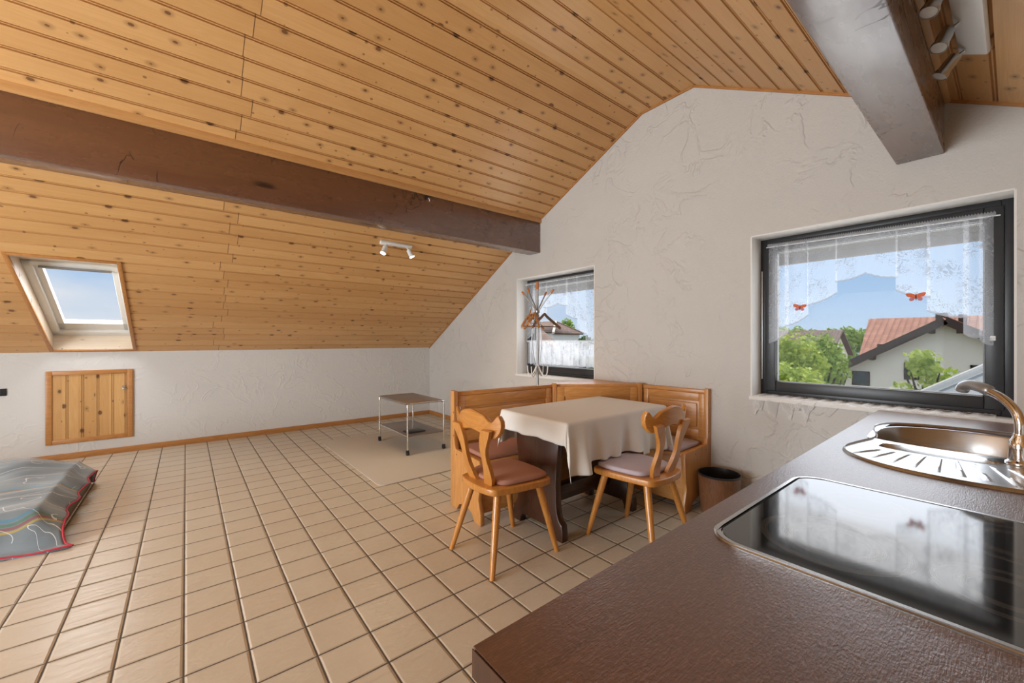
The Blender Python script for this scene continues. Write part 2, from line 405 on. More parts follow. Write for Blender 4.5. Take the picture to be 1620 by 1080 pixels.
# ceramic hob with printed ring marks
k = NT('black_hob_glass')
t = k.n('ShaderNodeTexCoord'); sp = k.n('ShaderNodeSeparateXYZ'); k.l(t.outputs['Object'], sp.inputs[0])
tot = None
for (bx, by, r0, r1, r2) in ((1.02, .232, .060, .085, .118), (1.03, .005, .045, .062, .088), (1.30, .235, .05, .07, .085), (1.29, -.01, .06, .08, .105)):
    dx = k.math('SUBTRACT', sp.outputs[0], bx); dy = k.math('SUBTRACT', sp.outputs[1], by)
    d = k.math('SQRT', k.math('ADD', k.math('MULTIPLY', dx, dx), k.math('MULTIPLY', dy, dy)))
    fine = k.math('GREATER_THAN', k.math('SINE', k.math('MULTIPLY', d, 2100.0)), .2)
    b1 = k.math('MULTIPLY', k.math('GREATER_THAN', d, r0), k.math('LESS_THAN', d, r1))
    b2 = k.math('LESS_THAN', k.math('ABSOLUTE', k.math('SUBTRACT', d, r2)), .007)
    p = k.math('MULTIPLY', fine, k.math('MAXIMUM', b1, b2))
    tot = p if tot is None else k.math('MAXIMUM', tot, p)
k.set(Base_Color=k.mix(tot, (.012, .013, .014), (.11, .11, .11)), Roughness=.06)
k.b.inputs['IOR'].default_value = 2.0
M['hob'] = k.m

# duvet cover: slate cotton printed with bundles of thin coloured curves and white scribbles
k = NT('slate_printed_cotton')
t = k.n('ShaderNodeTexCoord'); sp = k.n('ShaderNodeSeparateXYZ'); k.l(t.outputs['UV'], sp.inputs[0])
nz = k.noise(k.coord('UV'), 2.1, 2, .4)
base = k.mix(k.step(nz, .3, .7), (.11, .138, .155), (.28, .335, .37))
s_ = k.math('ADD', sp.outputs[1], k.math('MULTIPLY', nz, .32))
s_ = k.math('ADD', s_, k.math('MULTIPLY', sp.outputs[0], -.14))
fr = k.math('FRACT', k.math('DIVIDE', s_, .62))
for c0, wd, cc in ((.10, .009, (.55, .38, .02)), (.125, .010, (.30, .05, .05)), (.15, .010, (.06, .20, .11)), (.18, .009, (.05, .26, .42)), (.46, .007, (.50, .38, .28)), (.70, .006, (.62, .62, .60))):
    m_ = k.math('LESS_THAN', k.math('ABSOLUTE', k.math('SUBTRACT', fr, c0)), wd)
    base = k.mix(k.math('MULTIPLY', m_, .6), base, cc)
n5 = k.noise(k.coord('UV'), 3.1, 1, .3, 1.8)
scr = k.math('MULTIPLY', k.math('LESS_THAN', k.math('ABSOLUTE', k.math('SUBTRACT', n5, .52)), .006), k.math('GREATER_THAN', k.noise(k.coord('UV'), 1.7, 1), .5))
base = k.mix(k.math('MULTIPLY', scr, .8), base, (.7, .72, .74))
k.set(Base_Color=base, Roughness=.75); k.b.inputs['Sheen Weight'].default_value = .25
k.bump(k.noise(k.coord('UV', (4, 9, 1)), 1.5, 4), .35, .02)
M['duvet'] = k.m

# ------------------------------------------------------------------ mesh helpers
def merge(bm, tmp, mtx=None):
    if mtx is not None: bmesh.ops.transform(tmp, matrix=mtx, verts=tmp.verts)
    me = bpy.data.meshes.new('tmp'); tmp.to_mesh(me); tmp.free(); bm.from_mesh(me); bpy.data.meshes.remove(me)

def box(bm, x0, x1, y0, y1, z0, z1, bev=0, seg=2, mtx=None):
    t = bmesh.new(); bmesh.ops.create_cube(t, size=1)
    for v in t.verts:
        v.co = Vector((x0+(v.co.x+.5)*(x1-x0), y0+(v.co.y+.5)*(y1-y0), z0+(v.co.z+.5)*(z1-z0)))
    if bev: bmesh.ops.bevel(t, geom=t.edges[:], offset=bev, segments=seg, affect='EDGES', profile=.5)
    merge(bm, t, mtx)

def prism(bm, pts, depth, mtx=None, bev=0, seg=2):
    """polygon in local xy extruded along +z"""
    t = bmesh.new()
    vs_ = [t.verts.new((p[0], p[1], 0)) for p in pts]
    f = t.faces.new(vs_)
    r = bmesh.ops.extrude_face_region(t, geom=[f])
    bmesh.ops.translate(t, vec=(0, 0, depth), verts=[v for v in r['geom'] if isinstance(v, bmesh.types.BMVert)])
    bmesh.ops.recalc_face_normals(t, faces=t.faces)
    if bev:
        t.normal_update()
        es = [e_ for e_ in t.edges if e_.calc_face_angle(0) > .6 or (e_.link_faces and any(len(f_.verts) > 4 for f_ in e_.link_faces))]
        bmesh.ops.bevel(t, geom=es, offset=bev, segments=seg, affect='EDGES', profile=.5)
    merge(bm, t, mtx)

def loft(bm, rings, cap=True, closed=True):
    rv = [[bm.verts.new(p) for p in r] for r in rings]
    n = len(rings[0])
    for a, b in zip(rv[:-1], rv[1:]):
        for i in range(n if closed else n-1):
            j = (i+1) % n
            bm.faces.new((a[i], a[j], b[j], b[i]))
    if cap and closed:
        bm.faces.new(rv[0][::-1]); bm.faces.new(rv[-1])

def tube(bm, pts, rad, n=12, cap=True):
    pts = [Vector(p) for p in pts]
    if not isinstance(rad, (list, tuple)): rad = [rad]*len(pts)
    rings = []; prev = None
    for i, p in enumerate(pts):
        d = (pts[min(i+1, len(pts)-1)]-pts[max(i-1, 0)]).normalized()
        if prev is None:
            a = d.orthogonal().normalized()
        else:
            a = prev-d*prev.dot(d)
            a = a.normalized() if a.length > 1e-6 else d.orthogonal().normalized()
        prev = a; b = d.cross(a)
        rings.append([p+(a*math.cos(2*PI*j/n)+b*math.sin(2*PI*j/n))*rad[i] for j in range(n)])
    loft(bm, rings, cap)

def smooth_path(pts, sub=6):
    P = [Vector(p) for p in pts]; res = []
    for i in range(len(P)-1):
        p0 = P[max(i-1, 0)]; p1 = P[i]; p2 = P[i+1]; p3 = P[min(i+2, len(P)-1)]
        for s in range(sub):
            t = s/sub
            res.append(.5*((2*p1)+(p2-p0)*t+(2*p0-5*p1+4*p2-p3)*t*t+(3*p1-p0-3*p2+p3)*t**3))
    res.append(P[-1]); return res

def lathe(bm, prof, n=32, mtx=None, cap=True):
    t = bmesh.new()
    loft(t, [[Vector((r*math.cos(2*PI*j/n), r*math.sin(2*PI*j/n), z)) for j in range(n)] for r, z in prof], cap)
    bmesh.ops.recalc_face_normals(t, faces=t.faces)
    merge(bm, t, mtx)

def plate(bm, outer, holes, z0, z1):
    """flat slab with holes; 2D point lists"""
    loops = [[Vector((p[0], p[1], 0)) for p in lp] for lp in [outer]+holes]
    flat = [v for lp in loops for v in lp]
    tris = tessellate_polygon(loops)
    top = [bm.verts.new((v.x, v.y, z1)) for v in flat]; bot = [bm.verts.new((v.x, v.y, z0)) for v in flat]
    for a, b, c_ in tris:
        for tri, vs_ in (((a, b, c_), top), ((c_, b, a), bot)):
            try: bm.faces.new([vs_[i] for i in tri])
            except ValueError: pass
    off = 0
    for lp in loops:
        n = len(lp)
        for i in range(n):
            j = (i+1) % n
            bm.faces.new((top[off+i], top[off+j], bot[off+j], bot[off+i]))
        off += n

def grid(bm, nu, nv, fn, uv=None):
    V = [[bm.verts.new(fn(i/nu, j/nv)) for j in range(nv+1)] for i in range(nu+1)]
    lay = bm.loops.layers.uv.verify() if uv else None
    for i in range(nu):
        for j in range(nv):
            f = bm.faces.new((V[i][j], V[i+1][j], V[i+1][j+1], V[i][j+1]))
            if uv:
                for lp, (a, b) in zip(f.loops, ((i, j), (i+1, j), (i+1, j+1), (i, j+1))):
                    lp[lay].uv = uv(a/nu, b/nv)

def obj(name, bm, mat, parent=None, ang=40, recalc=True, loc=None):
    if recalc: bmesh.ops.recalc_face_normals(bm, faces=bm.faces)
    me = bpy.data.meshes.new(name); bm.to_mesh(me); bm.free()
    me.materials.append(M[mat] if isinstance(mat, str) else mat)
    for p in me.polygons: p.use_smooth = True
    me.set_sharp_from_angle(angle=math.radians(ang))
    o = bpy.data.objects.new(name, me); COL.objects.link(o)
    if parent: o.parent = parent
    if loc: o.location = loc
    return o
def thing(name, label, cat, loc=(0, 0, 0), rz=0, group=None):
    o = bpy.data.objects.new(name, None); COL.objects.link(o); o.empty_display_size = .1
    o.location = loc; o.rotation_euler = (0, 0, rz)
    return tag(o, label, cat, group)
def tag(o, label, cat, group=None):
    o['label'] = label; o['category'] = cat
    if group: o['group'] = group
    return o
def struct(o, label=None, cat=None):
    o['kind'] = 'structure'
    if label: o['label'] = label
    if cat: o['category'] = cat
    return o
def sempty(name, label, cat):
    o = bpy.data.objects.new(name, None); COL.objects.link(o); return struct(o, label, cat)
def B(): return bmesh.new()
def part(name, mat, parent, *a, **kw):
    bm = B(); box(bm, *a, **kw); return obj(name, bm, mat, parent)
def circle2(cx, cy, rx, ry, n=36): return [(cx+rx*math.cos(2*PI*i/n), cy+ry*math.sin(2*PI*i/n)) for i in range(n)]
def rrect(x0, x1, y0, y1, r, n=8):
    P = []
    for cx, cy, a0 in ((x1-r, y1-r, 0), (x0+r, y1-r, PI/2), (x0+r, y0+r, PI), (x1-r, y0+r, 1.5*PI)):
        P += [(cx+r*math.cos(a0+i/n*PI/2), cy+r*math.sin(a0+i/n*PI/2)) for i in range(n+1)]
    return P
def spline2(pts, sub=6):
    n = len(pts); res = []
    P = [Vector((p[0], p[1], 0)) for p in pts]
    for i in range(n):
        p0, p1, p2, p3 = P[i-1], P[i], P[(i+1) % n], P[(i+2) % n]
        for s in range(sub):
            t = s/sub
            q = .5*((2*p1)+(p2-p0)*t+(2*p0-5*p1+4*p2-p3)*t*t+(3*p1-p0-3*p2+p3)*t**3)
            res.append((q.x, q.y))
    return res
# (a,b) polygon in the Y-Z plane extruded along +X from x0
def MYZ(x0): return Matrix(((0, 0, 1, x0), (1, 0, 0, 0), (0, 1, 0, 0), (0, 0, 0, 1)))
# polygon in X-Z extruded along +Y from y0
def MXZ(y0): return Matrix(((1, 0, 0, 0), (0, 0, 1, y0), (0, 1, 0, 0), (0, 0, 0, 1)))

# ------------------------------------------------------------------ room shell
XG, YK = 3.192, 6.176            # inner faces of the gable wall and of the far knee wall
XL, YN = -3.9, -2.35             # left wall, near knee wall
ROOF = [(YK, 1.112), (3.60, 2.555), (2.10, 3.276), (1.62, 3.288), (.635, 2.752), (YN, 1.13)]
def ceil_z(y):
    for (y0, z0), (y1, z1) in zip(ROOF[:-1], ROOF[1:]):
        if y1 <= y <= y0: return z0+(z1-z0)*(y0-y)/(y0-y1)
    return 1.1

struct(part('floor', 'tile', None, XL-.3, XG+.3, YN-.3, YK+.3, -.2, 0), 'beige square floor tiles with brown joints', 'floor')

# gable wall with its two window openings
W1 = (2.647, 3.863, .822, 1.985)   # small window behind the bench: y0,y1,z0,z1
W2 = (-.002, 1.195, .832, 1.985)   # kitchen window
WT = .36
bm = B()
ys = sorted(set([YN-.3, W2[0], W2[1], W1[0], W1[1], YK+.3]+[p[0] for p in ROOF]))
for a, b in zip(ys[:-1], ys[1:]):
    za, zb = ceil_z(max(a, YN))+.02, ceil_z(min(b, YK))+.02
    win = next((W for W in (W1, W2) if a >= W[0]-1e-6 and b <= W[1]+1e-6), None)
    if win:
        prism(bm, [(a, -.2), (b, -.2), (b, win[2]), (a, win[2])], WT, MYZ(XG))
        prism(bm, [(a, win[3]), (b, win[3]), (b, zb), (a, za)], WT, MYZ(XG))
    else:
        prism(bm, [(a, -.2), (b, -.2), (b, zb), (a, za)], WT, MYZ(XG))
struct(obj('wall_right', bm, 'plaster'), 'rough white plaster gable wall', 'wall')
bm = B(); box(bm, XL-.3, XG, YK, YK+.3, -.2, 1.14)
struct(obj('wall_far', bm, 'plaster_knee'), 'low white knee wall under the sloping ceiling', 'wall')
struct(part('wall_near', 'plaster_knee', None, XL-.3, XG, YN-.3, YN, -.2, 1.15), 'low white knee wall behind the kitchen', 'wall')
# left gable wall with a glazed door opening
bm = B()
ys = sorted(set([YN-.3, .8, 3.4, YK+.3]+[p[0] for p in ROOF]))
for a, b in zip(ys[:-1], ys[1:]):
    za, zb = ceil_z(max(a, YN))+.02, ceil_z(min(b, YK))+.02
    z0 = 2.2 if a >= .8-1e-6 and b <= 3.4+1e-6 else -.2
    prism(bm, [(a, z0), (b, z0), (b, zb), (a, za)], .3, MYZ(XL-.3))
struct(obj('wall_left', bm, 'plaster'), 'white plaster wall with the balcony door', 'wall')
bd = sempty('door_2', 'glazed balcony door in the left wall', 'door')
bm = B()
for a, b in ((.8, .9), (2.05, 2.15), (3.3, 3.4)): box(bm, XL-.2, XL-.12, a, b, 0, 2.2)
for a, b in ((0, .1), (2.1, 2.2)): box(bm, XL-.2, XL-.12, .8, 3.4, a, b)
obj('door_frame', bm, 'frame', bd)
part('pane', 'glass', bd, XL-.17, XL-.16, .9, 3.3, .1, 2.1)

# skylight opening in the lower far slope
SKX0, SKX1, SKYB, SKYT = -1.057, -.455, 6.13, 4.785
def ceiling(name, p0, p1, v0, hole=None):
    """grooved boards between two profile points"""
    (y0, z0), (y1, z1) = p0, p1
    Ls = math.hypot(y1-y0, z1-z0); d = Vector((0, (y1-y0)/Ls, (z1-z0)/Ls)); nrm = Vector((0, -d.z, d.y))
    if nrm.z < 0: nrm = -nrm
    bm = B(); lay = bm.loops.layers.uv.verify()
    prof = []; k_ = math.floor(v0/BW)
    while k_*BW < v0+Ls:
        for o_, h in ((0, 0), (.1125, 0), (.1135, .012), (.1195, .0125), (.1215, .003), (.1255, .003), (.1275, .0125), (.1335, .012)):
            prof.append((k_*BW+o_-v0, h))
        k_ += 1
    prof = [p for p in prof if 0 < p[0] < Ls]
    prof = [(0, 0)]+prof+[(Ls, 0)]
    hv = None
    if hole:
        hv = ((y0-hole[2])/(y0-y1)*Ls, (y0-hole[3])/(y0-y1)*Ls)
        prof += [(hv[0], 0), (hv[1], 0)]; prof.sort()
    def quad(xa, xb, a, b):
        P = []
        for (x, (v, h)) in ((xa, a), (xb, a), (xb, b), (xa, b)):
            q = Vector((x, y0, z0))+d*v+nrm*h
            P.append((bm.verts.new(q), (x, v+v0)))
        f = bm.faces.new([p[0] for p in P])
        for lp, p in zip(f.loops, P): lp[lay].uv = p[1]
    for a, b in zip(prof[:-1], prof[1:]):
        if b[0]-a[0] < 1e-5: continue
        mid = (a[0]+b[0])/2
        if hv and hv[0] < mid < hv[1]:
            quad(XL, hole[0], a, b); quad(hole[1], XG+.01, a, b)
        else: quad(XL, XG+.01, a, b)
    bmesh.ops.remove_doubles(bm, verts=bm.verts, dist=1e-5)
    return obj(name, bm, 'ceil', None, 25), v0+Ls
vv = 0; cparts = []
root = sempty('ceiling', 'pine board ceiling under the roof slopes', 'ceiling')
for nm, (a, b) in zip(('lower_slope', 'upper_slope', 'ridge_strip', 'near_upper_slope', 'near_lower_slope'), zip(ROOF[:-1], ROOF[1:])):
    o, vv = ceiling(nm, a, b, vv, (SKX0, SKX1, SKYB, SKYT) if nm == 'lower_slope' else None)
    o.parent = root
# roof build-up above the boards
bm = B()
def slab(x0, x1, y0, y1):
    ys_ = [y0]+[p[0] for p in ROOF if y1 < p[0] < y0]+[y1]
    lo = [(y, ceil_z(y)+.032) for y in ys_]; hi = [(y, ceil_z(y)+.30) for y in reversed(ys_)]
    prism(bm, lo+hi, x1-x0, MYZ(x0))
slab(XL-.3, SKX0-.01, YK, YN); slab(SKX1+.01, XG+.36, YK, YN); slab(SKX0-.01, SKX1+.01, 4.6, YN)
prism(bm, [(4.6, ceil_z(4.6)+.03), (4.76, ceil_z(4.76)+.03), (5.10, 1.93), (5.02, ceil_z(5.02)+.30), (4.6, ceil_z(4.6)+.30)], SKX1-SKX0+.02, MYZ(SKX0-.01))
box(bm, XL-.3, XG+.36, YK+.02, YK+.7, .9, 1.10)
struct(obj('roof', bm, 'soffit'), 'roof build-up', 'roof')

# beams (purlins)
def beam(name, y0, y1, label):
    bm = B(); box(bm, XL, XG, y0, y1, 2.247, ceil_z((y0+y1)/2)+.03, .006, 2)
    o = obj(name, bm, 'beam'); return tag(o, label, 'beam')
beam('roof_beam', 3.44, 3.617, 'long dark brown timber beam across the room under the far ceiling slope')
beam('roof_beam', .237, .427, 'dark timber beam above the kitchen worktop with its broad underside towards the camera')
# trims
def trim(n, mat, label, *bx): struct(part('trim_%d' % n, mat, None, *bx, bev=.003), label, 'trim')
trim(1, 'ceil_trim', 'pine strip along the near top edge of the long beam', XL, XG, 3.418, 3.44, 2.588, 2.66)
trim(2, 'ceil_trim', 'pine strip along the far side of the long beam', XL, XG, 3.617, 3.635, 2.50, 2.56)
trim(3, 'ceil_trim', 'pine strip beside the kitchen beam', XL, XG, .212, .237, 2.512, 2.56)
bm = B()
for (y0, z0), (y1, z1) in zip(ROOF[:-1], ROOF[1:]):
    dv = Vector((0, y1-y0, z1-z0)); Ls = dv.length; dv.normalize(); up = Vector((0, -dv.z, dv.y))
    if up.z < 0: up = -up
    mt = Matrix(((1, 0, 0, XG-.014), (0, dv.y, up.y, y0), (0, dv.z, up.z, z0), (0, 0, 0, 1)))
    box(bm, 0, .014, 0, Ls, -.012, .004, mtx=mt)
struct(obj('trim_4', bm, 'trim_y'), 'thin pine strip where ceiling meets the gable wall', 'trim')
struct(part('baseboard_far', 'trim', None, XL, XG, YK-.014, YK, 0, .062, bev=.003), 'pine baseboard along the knee wall', 'baseboard')
struct(part('baseboard_right', 'trim_y', None, XG-.014, XG, 2.7, YK-.014, 0, .062, bev=.003), 'pine baseboard along the gable wall', 'baseboard')

# ------------------------------------------------------------------ windows in the gable
def gable_window(name, W, label, latch=False):
    y0, y1, z0, z1 = W
    t = sempty(name, label, 'window')
    xf = XG+.165
    bm = B(); f = .045
    for a in ((y0, y0+f, z0, z1), (y1-f, y1, z0, z1), (y0+f, y1-f, z0, z0+f), (y0+f, y1-f, z1-f, z1)):
        box(bm, xf, xf+.075, *a, .004)
    obj('window_frame', bm, 'frame', t)
    bm = B(); s0 = .035; sw = .07; a0, a1, b0, b1 = y0+s0, y1-s0, z0+s0, z1-s0
    for a in ((a0, a0+sw, b0, b1), (a1-sw, a1, b0, b1), (a0+sw, a1-sw, b0, b0+sw), (a0+sw, a1-sw, b1-sw, b1)):
        box(bm, xf-.016, xf+.06, *a, .006)
    obj('sash', bm, 'frame', t)
    bm = B()
    for a in ((a0+sw-.006, a0+sw+.004, b0+sw, b1-sw), (a1-sw-.004, a1-sw+.006, b0+sw, b1-sw), (a0+sw, a1-sw, b0+sw-.006, b0+sw+.004), (a0+sw, a1-sw, b1-sw-.004, b1-sw+.006)):
        box(bm, xf+.006, xf+.03, *a)
    obj('glazing_bead', bm, 'bead', t)
    part('pane', 'glass', t, xf+.018, xf+.024, a0+sw, a1-sw, b0+sw, b1-sw)
    part('window_sill', 'reveal', t, XG-.018, xf+.01, y0-.004, y1+.012, z0-.022, z0+.003, bev=.003)
    bm = B(); e = .003
    box(bm, XG-.002, xf+.01, y1-e, y1+.006, z0, z1); box(bm, XG-.002, xf+.01, y0-.006, y0+e, z0, z1); box(bm, XG-.002, xf+.01, y0, y1, z1-e, z1+.006)
    obj('reveal', bm, 'reveal', t)
    if latch:
        part('latch', 'white', t, xf-.03, xf-.015, y0+.063, y0+.083, 1.235, 1.262, bev=.004)
        bm = B(); box(bm, xf-.012, xf, y1-.02, y1-.006, .95, 1.75, .003); obj('tilt_rod', bm, 'stand', t)
    return t
gable_window('window_1', W1, 'smaller dark framed window behind the coat stand')
gable_window('window_2', W2, 'large dark framed kitchen window above the worktop', True)

# skylight
sk = sempty('window_3', 'white framed roof window in the far slope', 'window')
FO = .2
zc = lambda y, o=0: 1.112+.5602*(YK-y)+o
bm = B(); lay = bm.loops.layers.uv.verify()
def shaft_quad(pts, uvs):
    f = bm.faces.new([bm.verts.new(p) for p in pts])
    for lp, uv_ in zip(f.loops, uvs): lp[lay].uv = uv_
A0, A1, A2, A3 = (4.785, zc(4.785)), (6.13, zc(6.13)), (6.165, 1.318), (5.12, zc(5.12, FO))
for x in (SKX0, SKX1):
    P = [(x, *A0), (x, *A1), (x, *A2), (x, *A3)]
    shaft_quad(P, [(p[2]*1.0, p[1]) for p in P])
shaft_quad([(SKX0, *A1), (SKX1, *A1), (SKX1, *A2), (SKX0, *A2)], [(0, 0), (.6, 0), (.6, .18), (0, .18)])
shaft_quad([(SKX0, *A0), (SKX1, *A0), (SKX1, *A3), (SKX0, *A3)], [(0, .02), (.6, .02), (.6, .36), (0, .36)])
obj('shaft_lining', bm, 'shaft', sk, recalc=False)
sl = Vector((0, -1, .5602)).normalized(); nn = Vector((0, .5602, 1)).normalized()
def on_slope(x, y, o): return Matrix(((1, 0, 0, x), (0, sl.y, nn.y, y), (0, sl.z, nn.z, zc(y, o)), (0, 0, 0, 1)))
bm = B(); mt = on_slope(0, 6.18, FO); LL = (6.18-5.10)*1.146
for a in ((SKX0, SKX0+.055, 0, LL), (SKX1-.035, SKX1, 0, LL), (SKX0, SKX1, 0, .08), (SKX0, SKX1, LL-.07, LL)):
    box(bm, *a, -.03, .03, .004, mtx=mt)
obj('window_frame', bm, 'white', sk)
bm = B()
for a in ((SKX0+.05, SKX0+.10, .07, LL-.06), (SKX1-.075, SKX1-.03, .07, LL-.06), (SKX0+.05, SKX1-.03, .07, .20), (SKX0+.05, SKX1-.03, LL-.12, LL-.06)):
    box(bm, *a, .0, .05, .004, mtx=mt)
obj('sash', bm, 'white', sk)
bm = B(); box(bm, SKX0+.09, SKX1-.07, .18, LL-.10, .02, .026, mtx=mt); obj('pane', bm, 'glass', sk)
bm = B(); box(bm, SKX0+.09, SKX1-.07, LL-.062, LL-.045, -.05, -.032, .004, mtx=mt); obj('handle_bar', bm, 'stand', sk)
bm = B(); mt = on_slope(0, 6.15, 0); Lc = (6.15-4.765)*1.146
for a in ((SKX0-.025, SKX0+.004, 0, Lc), (SKX1-.004, SKX1+.025, 0, Lc), (SKX0, SKX1, 0, .024), (SKX0, SKX1, Lc-.024, Lc)):
    box(bm, *a, -.012, .012, .003, mtx=mt)
obj('casing', bm, 'trim_y', sk)

# knee wall hatch
hd = sempty('door_1', 'small pine hatch in the knee wall', 'door')
hx0, hx1, hz0, hz1 = -1.112, -.463, .165, .918
bm = B(); f = .045
for a in ((hx0, hx0+f, hz0, hz1), (hx1-f, hx1, hz0, hz1), (hx0+f, hx1-f, hz0, hz0+f), (hx0+f, hx1-f, hz1-f, hz1)):
    box(bm, a[0], a[1], YK-.022, YK+.02, a[2], a[3], .004)
obj('door_frame', bm, 'trim', hd)
bm = B(); lay = bm.loops.layers.uv.verify()
x = hx0+f
while x < hx1-f-.001:
    x2 = min(x+.1135, hx1-f)
    for a, b, dpt in ((x, x2-.02, .006), (x2-.02, x2-.012, .0), (x2-.012, x2-.006, .006), (x2-.006, x2, .0)):
        t_ = bmesh.new(); bmesh.ops.create_cube(t_, size=1)
        for v in t_.verts: v.co = Vector((a+(v.co.x+.5)*(b-a), YK-dpt+(v.co.y-.5)*.004, hz0+f+(v.co.z+.5)*(hz1-hz0-2*f)))
        merge(bm, t_)
    x = x2
lay = bm.loops.layers.uv.verify()
for fc in bm.faces:
    for lp in fc.loops: lp[lay].uv = (lp.vert.co.z, lp.vert.co.x-hx0)
obj('door_panel', bm, 'hatch', hd)
bm = B(); box(bm, -.545, -.505, YK-.03, YK-.008, .70, .712, .003); tube(bm, [(-.535, YK-.008, .73), (-.535, YK-.035, .73)], .012, 10)
obj('latch', bm, 'steel', hd)

# ------------------------------------------------------------------ small fixtures on the shell
o = thing('wall_socket', 'black wall socket low on the white knee wall left of the pine hatch', 'socket', (-1.43, YK, .73))
part('cover_plate', 'black', o, -.04, .065, -.012, 0, -.036, .036, bev=.006)
bm = B(); lathe(bm, [(.026, 0), (.026, .006), (.02, .006), (.018, .0)], 20, Matrix.Translation((.01, -.012, 0)) @ Matrix.Rotation(PI/2, 4, 'X')); obj('socket_ring', bm, 'frame', o)
o = thing('beam_clip', 'tiny grey metal clip screwed to the top edge of the long beam', 'clip', (1.743, 3.437, 2.565))
bm = B(); box(bm, -.018, .018, -.014, 0, -.012, .016, .003); obj('clip_body', bm, 'black', o)
bm = B(); tube(bm, [(.01, -.014, -.005), (.018, -.03, -.02), (.02, -.028, -.04)], .006, 8); obj('hook', bm, 'steel', o)

def spot_head(parent, at_, swing, aim, r=.03, lit=True, mat='white'):
    """short arm, can and lens; aim is the beam direction"""
    aim = Vector(aim).normalized(); at_ = Vector(at_); el = at_+Vector(swing)
    bm = B(); tube(bm, [at_, el], .007, 10); ar = obj('arm', bm, 'steel' if mat != 'white' else mat, parent)
    q = aim.to_track_quat('Z', 'Y').to_matrix().to_4x4(); mt = Matrix.Translation(el) @ q
    bm = B(); lathe(bm, [(.004, -.022), (r*.78, -.018), (r*.84, .01), (r*.84, .040), (r*.9, .046), (r*1.0, .056), (r*1.0, .066), (r*.92, .066), (r*.86, .058)], 24, mt)
    h = obj('lamp_head', bm, mat, parent)
    bm = B(); lathe(bm, [(.001, .060), (r*.87, .060), (r*.87, .064), (.001, .065)], 20, mt); obj('lens', bm, 'bulb' if lit else 'bulb_off', h)
    return el+aim*.1, aim
t = thing('ceiling_spotlight', 'white double spotlight bar with both lamps lit on the far pine slope', 'spotlight', (1.737, 4.12, zc(4.12)))
mt = Matrix(((1, 0, 0, 0), (0, sl.y, nn.y, 0), (0, sl.z, nn.z, 0), (0, 0, 0, 1)))
bm = B(); box(bm, -.175, .175, -.022, .022, -.028, .0, .006, mtx=mt); obj('mounting_bar', bm, 'white', t)
for sx, aim in ((-.11, (-.45, -.25, -1)), (.12, (.35, -.35, -.9))):
    p, a = spot_head(t, (sx, -.005, -.028), (aim[0]*.05, -.02, -.045), aim)
    light('spot_lamp', 'SPOT', t.location+p, 22, (1, .76, .46), direction=a, spot_size=1.7, spot_blend=.8, shadow_soft_size=.03)
t = thing('ceiling_spotlight', 'white plate spotlight with brushed metal heads on the ceiling beside the kitchen beam', 'spotlight', (2.22, .10, ceil_z(.10)))
s2 = Vector((0, 1, .5475)).normalized(); n2_ = Vector((0, -.5475, 1)).normalized()
mt = Matrix(((1, 0, 0, 0), (0, s2.y, n2_.y, 0), (0, s2.z, n2_.z, 0), (0, 0, 0, 1)))
bm = B(); box(bm, -.36, .36, -.05, .045, -.026, 0, .01, mtx=mt); obj('mounting_plate', bm, 'white', t)
for sx, aim in ((-.22, (-.3, .3, -.9)), (.06, (-.35, .25, -.8)), (.30, (-.15, .5, -.75))):
    spot_head(t, (sx, .03, -.02), (0.0, .035, -.022), aim, .027, False, 'steel')

# ------------------------------------------------------------------ curtains
def curtain_panels(bm, panels, ztop, xoff=3.31, amp=.008, freq=40, top_fn=None):
    """panels: (y0,y1,z_at_y0,z_at_y1,layer)"""
    for i, (y0, y1, za, zb, ly) in enumerate(panels):
        nu = max(6, int(abs(y1-y0)*70)); nv = 14
        def fn(u, v, y0=y0, y1=y1, za=za, zb=zb, ly=ly, i=i):
            y = y0+(y1-y0)*u
            sag = .02*math.sin(PI*u)*0.6+.004*abs(math.sin(u*PI*(abs(y1-y0)/.03)))
            zb_ = za+(zb-za)*u-sag
            zt = ztop(y); z = zb_+(zt-zb_)*v
            x = xoff-ly*.006+amp*math.sin(y*freq+i)*(.4+.6*v)+.004*math.sin(y*93)*v
            return Vector((x, y, z))
        def uv(u, v, y0=y0, y1=y1, za=za, zb=zb):
            y = y0+(y1-y0)*u; zb_ = za+(zb-za)*u
            return (y*1.0+za, (ztop(y)-zb_)*v)
        grid(bm, nu, nv, fn, uv)
def heading(bm, y0, y1, ztop, x):
    n = int((y1-y0)*90)
    for i in range(n):
        a = y0+(y1-y0)*i/n; b = y0+(y1-y0)*(i+1)/n
        m_ = (a+b)/2; z = ztop(m_)
        vs_ = [bm.verts.new((x-.004*math.sin(i*1.7), a, z-.014)), bm.verts.new((x+.004*math.sin(i*1.7), b, z-.014)), bm.verts.new((x, b, z+.004)), bm.verts.new((x-.004, m_, z+.013)), bm.verts.new((x, a, z+.004))]
        bm.faces.new(vs_)
def rod(bm, y0, y1, z0, z1, x): tube(bm, [(x, y0, z0), (x, y1, z1)], .0032, 10)
CX = 3.312
zt2 = lambda y: 1.905+(y-.07)*.02
v2 = thing('lace_valance', 'scalloped white lace valance across the top of the large kitchen window', 'curtain', (0, 0, 0))
bm = B()
P2 = [(1.125, 1.0, 1.215, 1.295, 0), (1.02, .88, 1.335, 1.408, 1), (.89, .725, 1.475, 1.545, 0), (.735, .583, 1.618, 1.655, 1), (.585, .437, 1.655, 1.612, 0),
      (.445, .30, 1.535, 1.482, 1), (.315, .155, 1.405, 1.362, 0), (.175, .105, 1.275, 1.255, 1), (.118, .068, 1.245, 1.215, 0)]
curtain_panels(bm, P2, zt2, CX)
obj('lace_panel', bm, 'lace', v2, 60)
bm = B(); heading(bm, .06, 1.13, zt2, CX-.008); obj('ruffled_heading', bm, 'lace_top', v2)
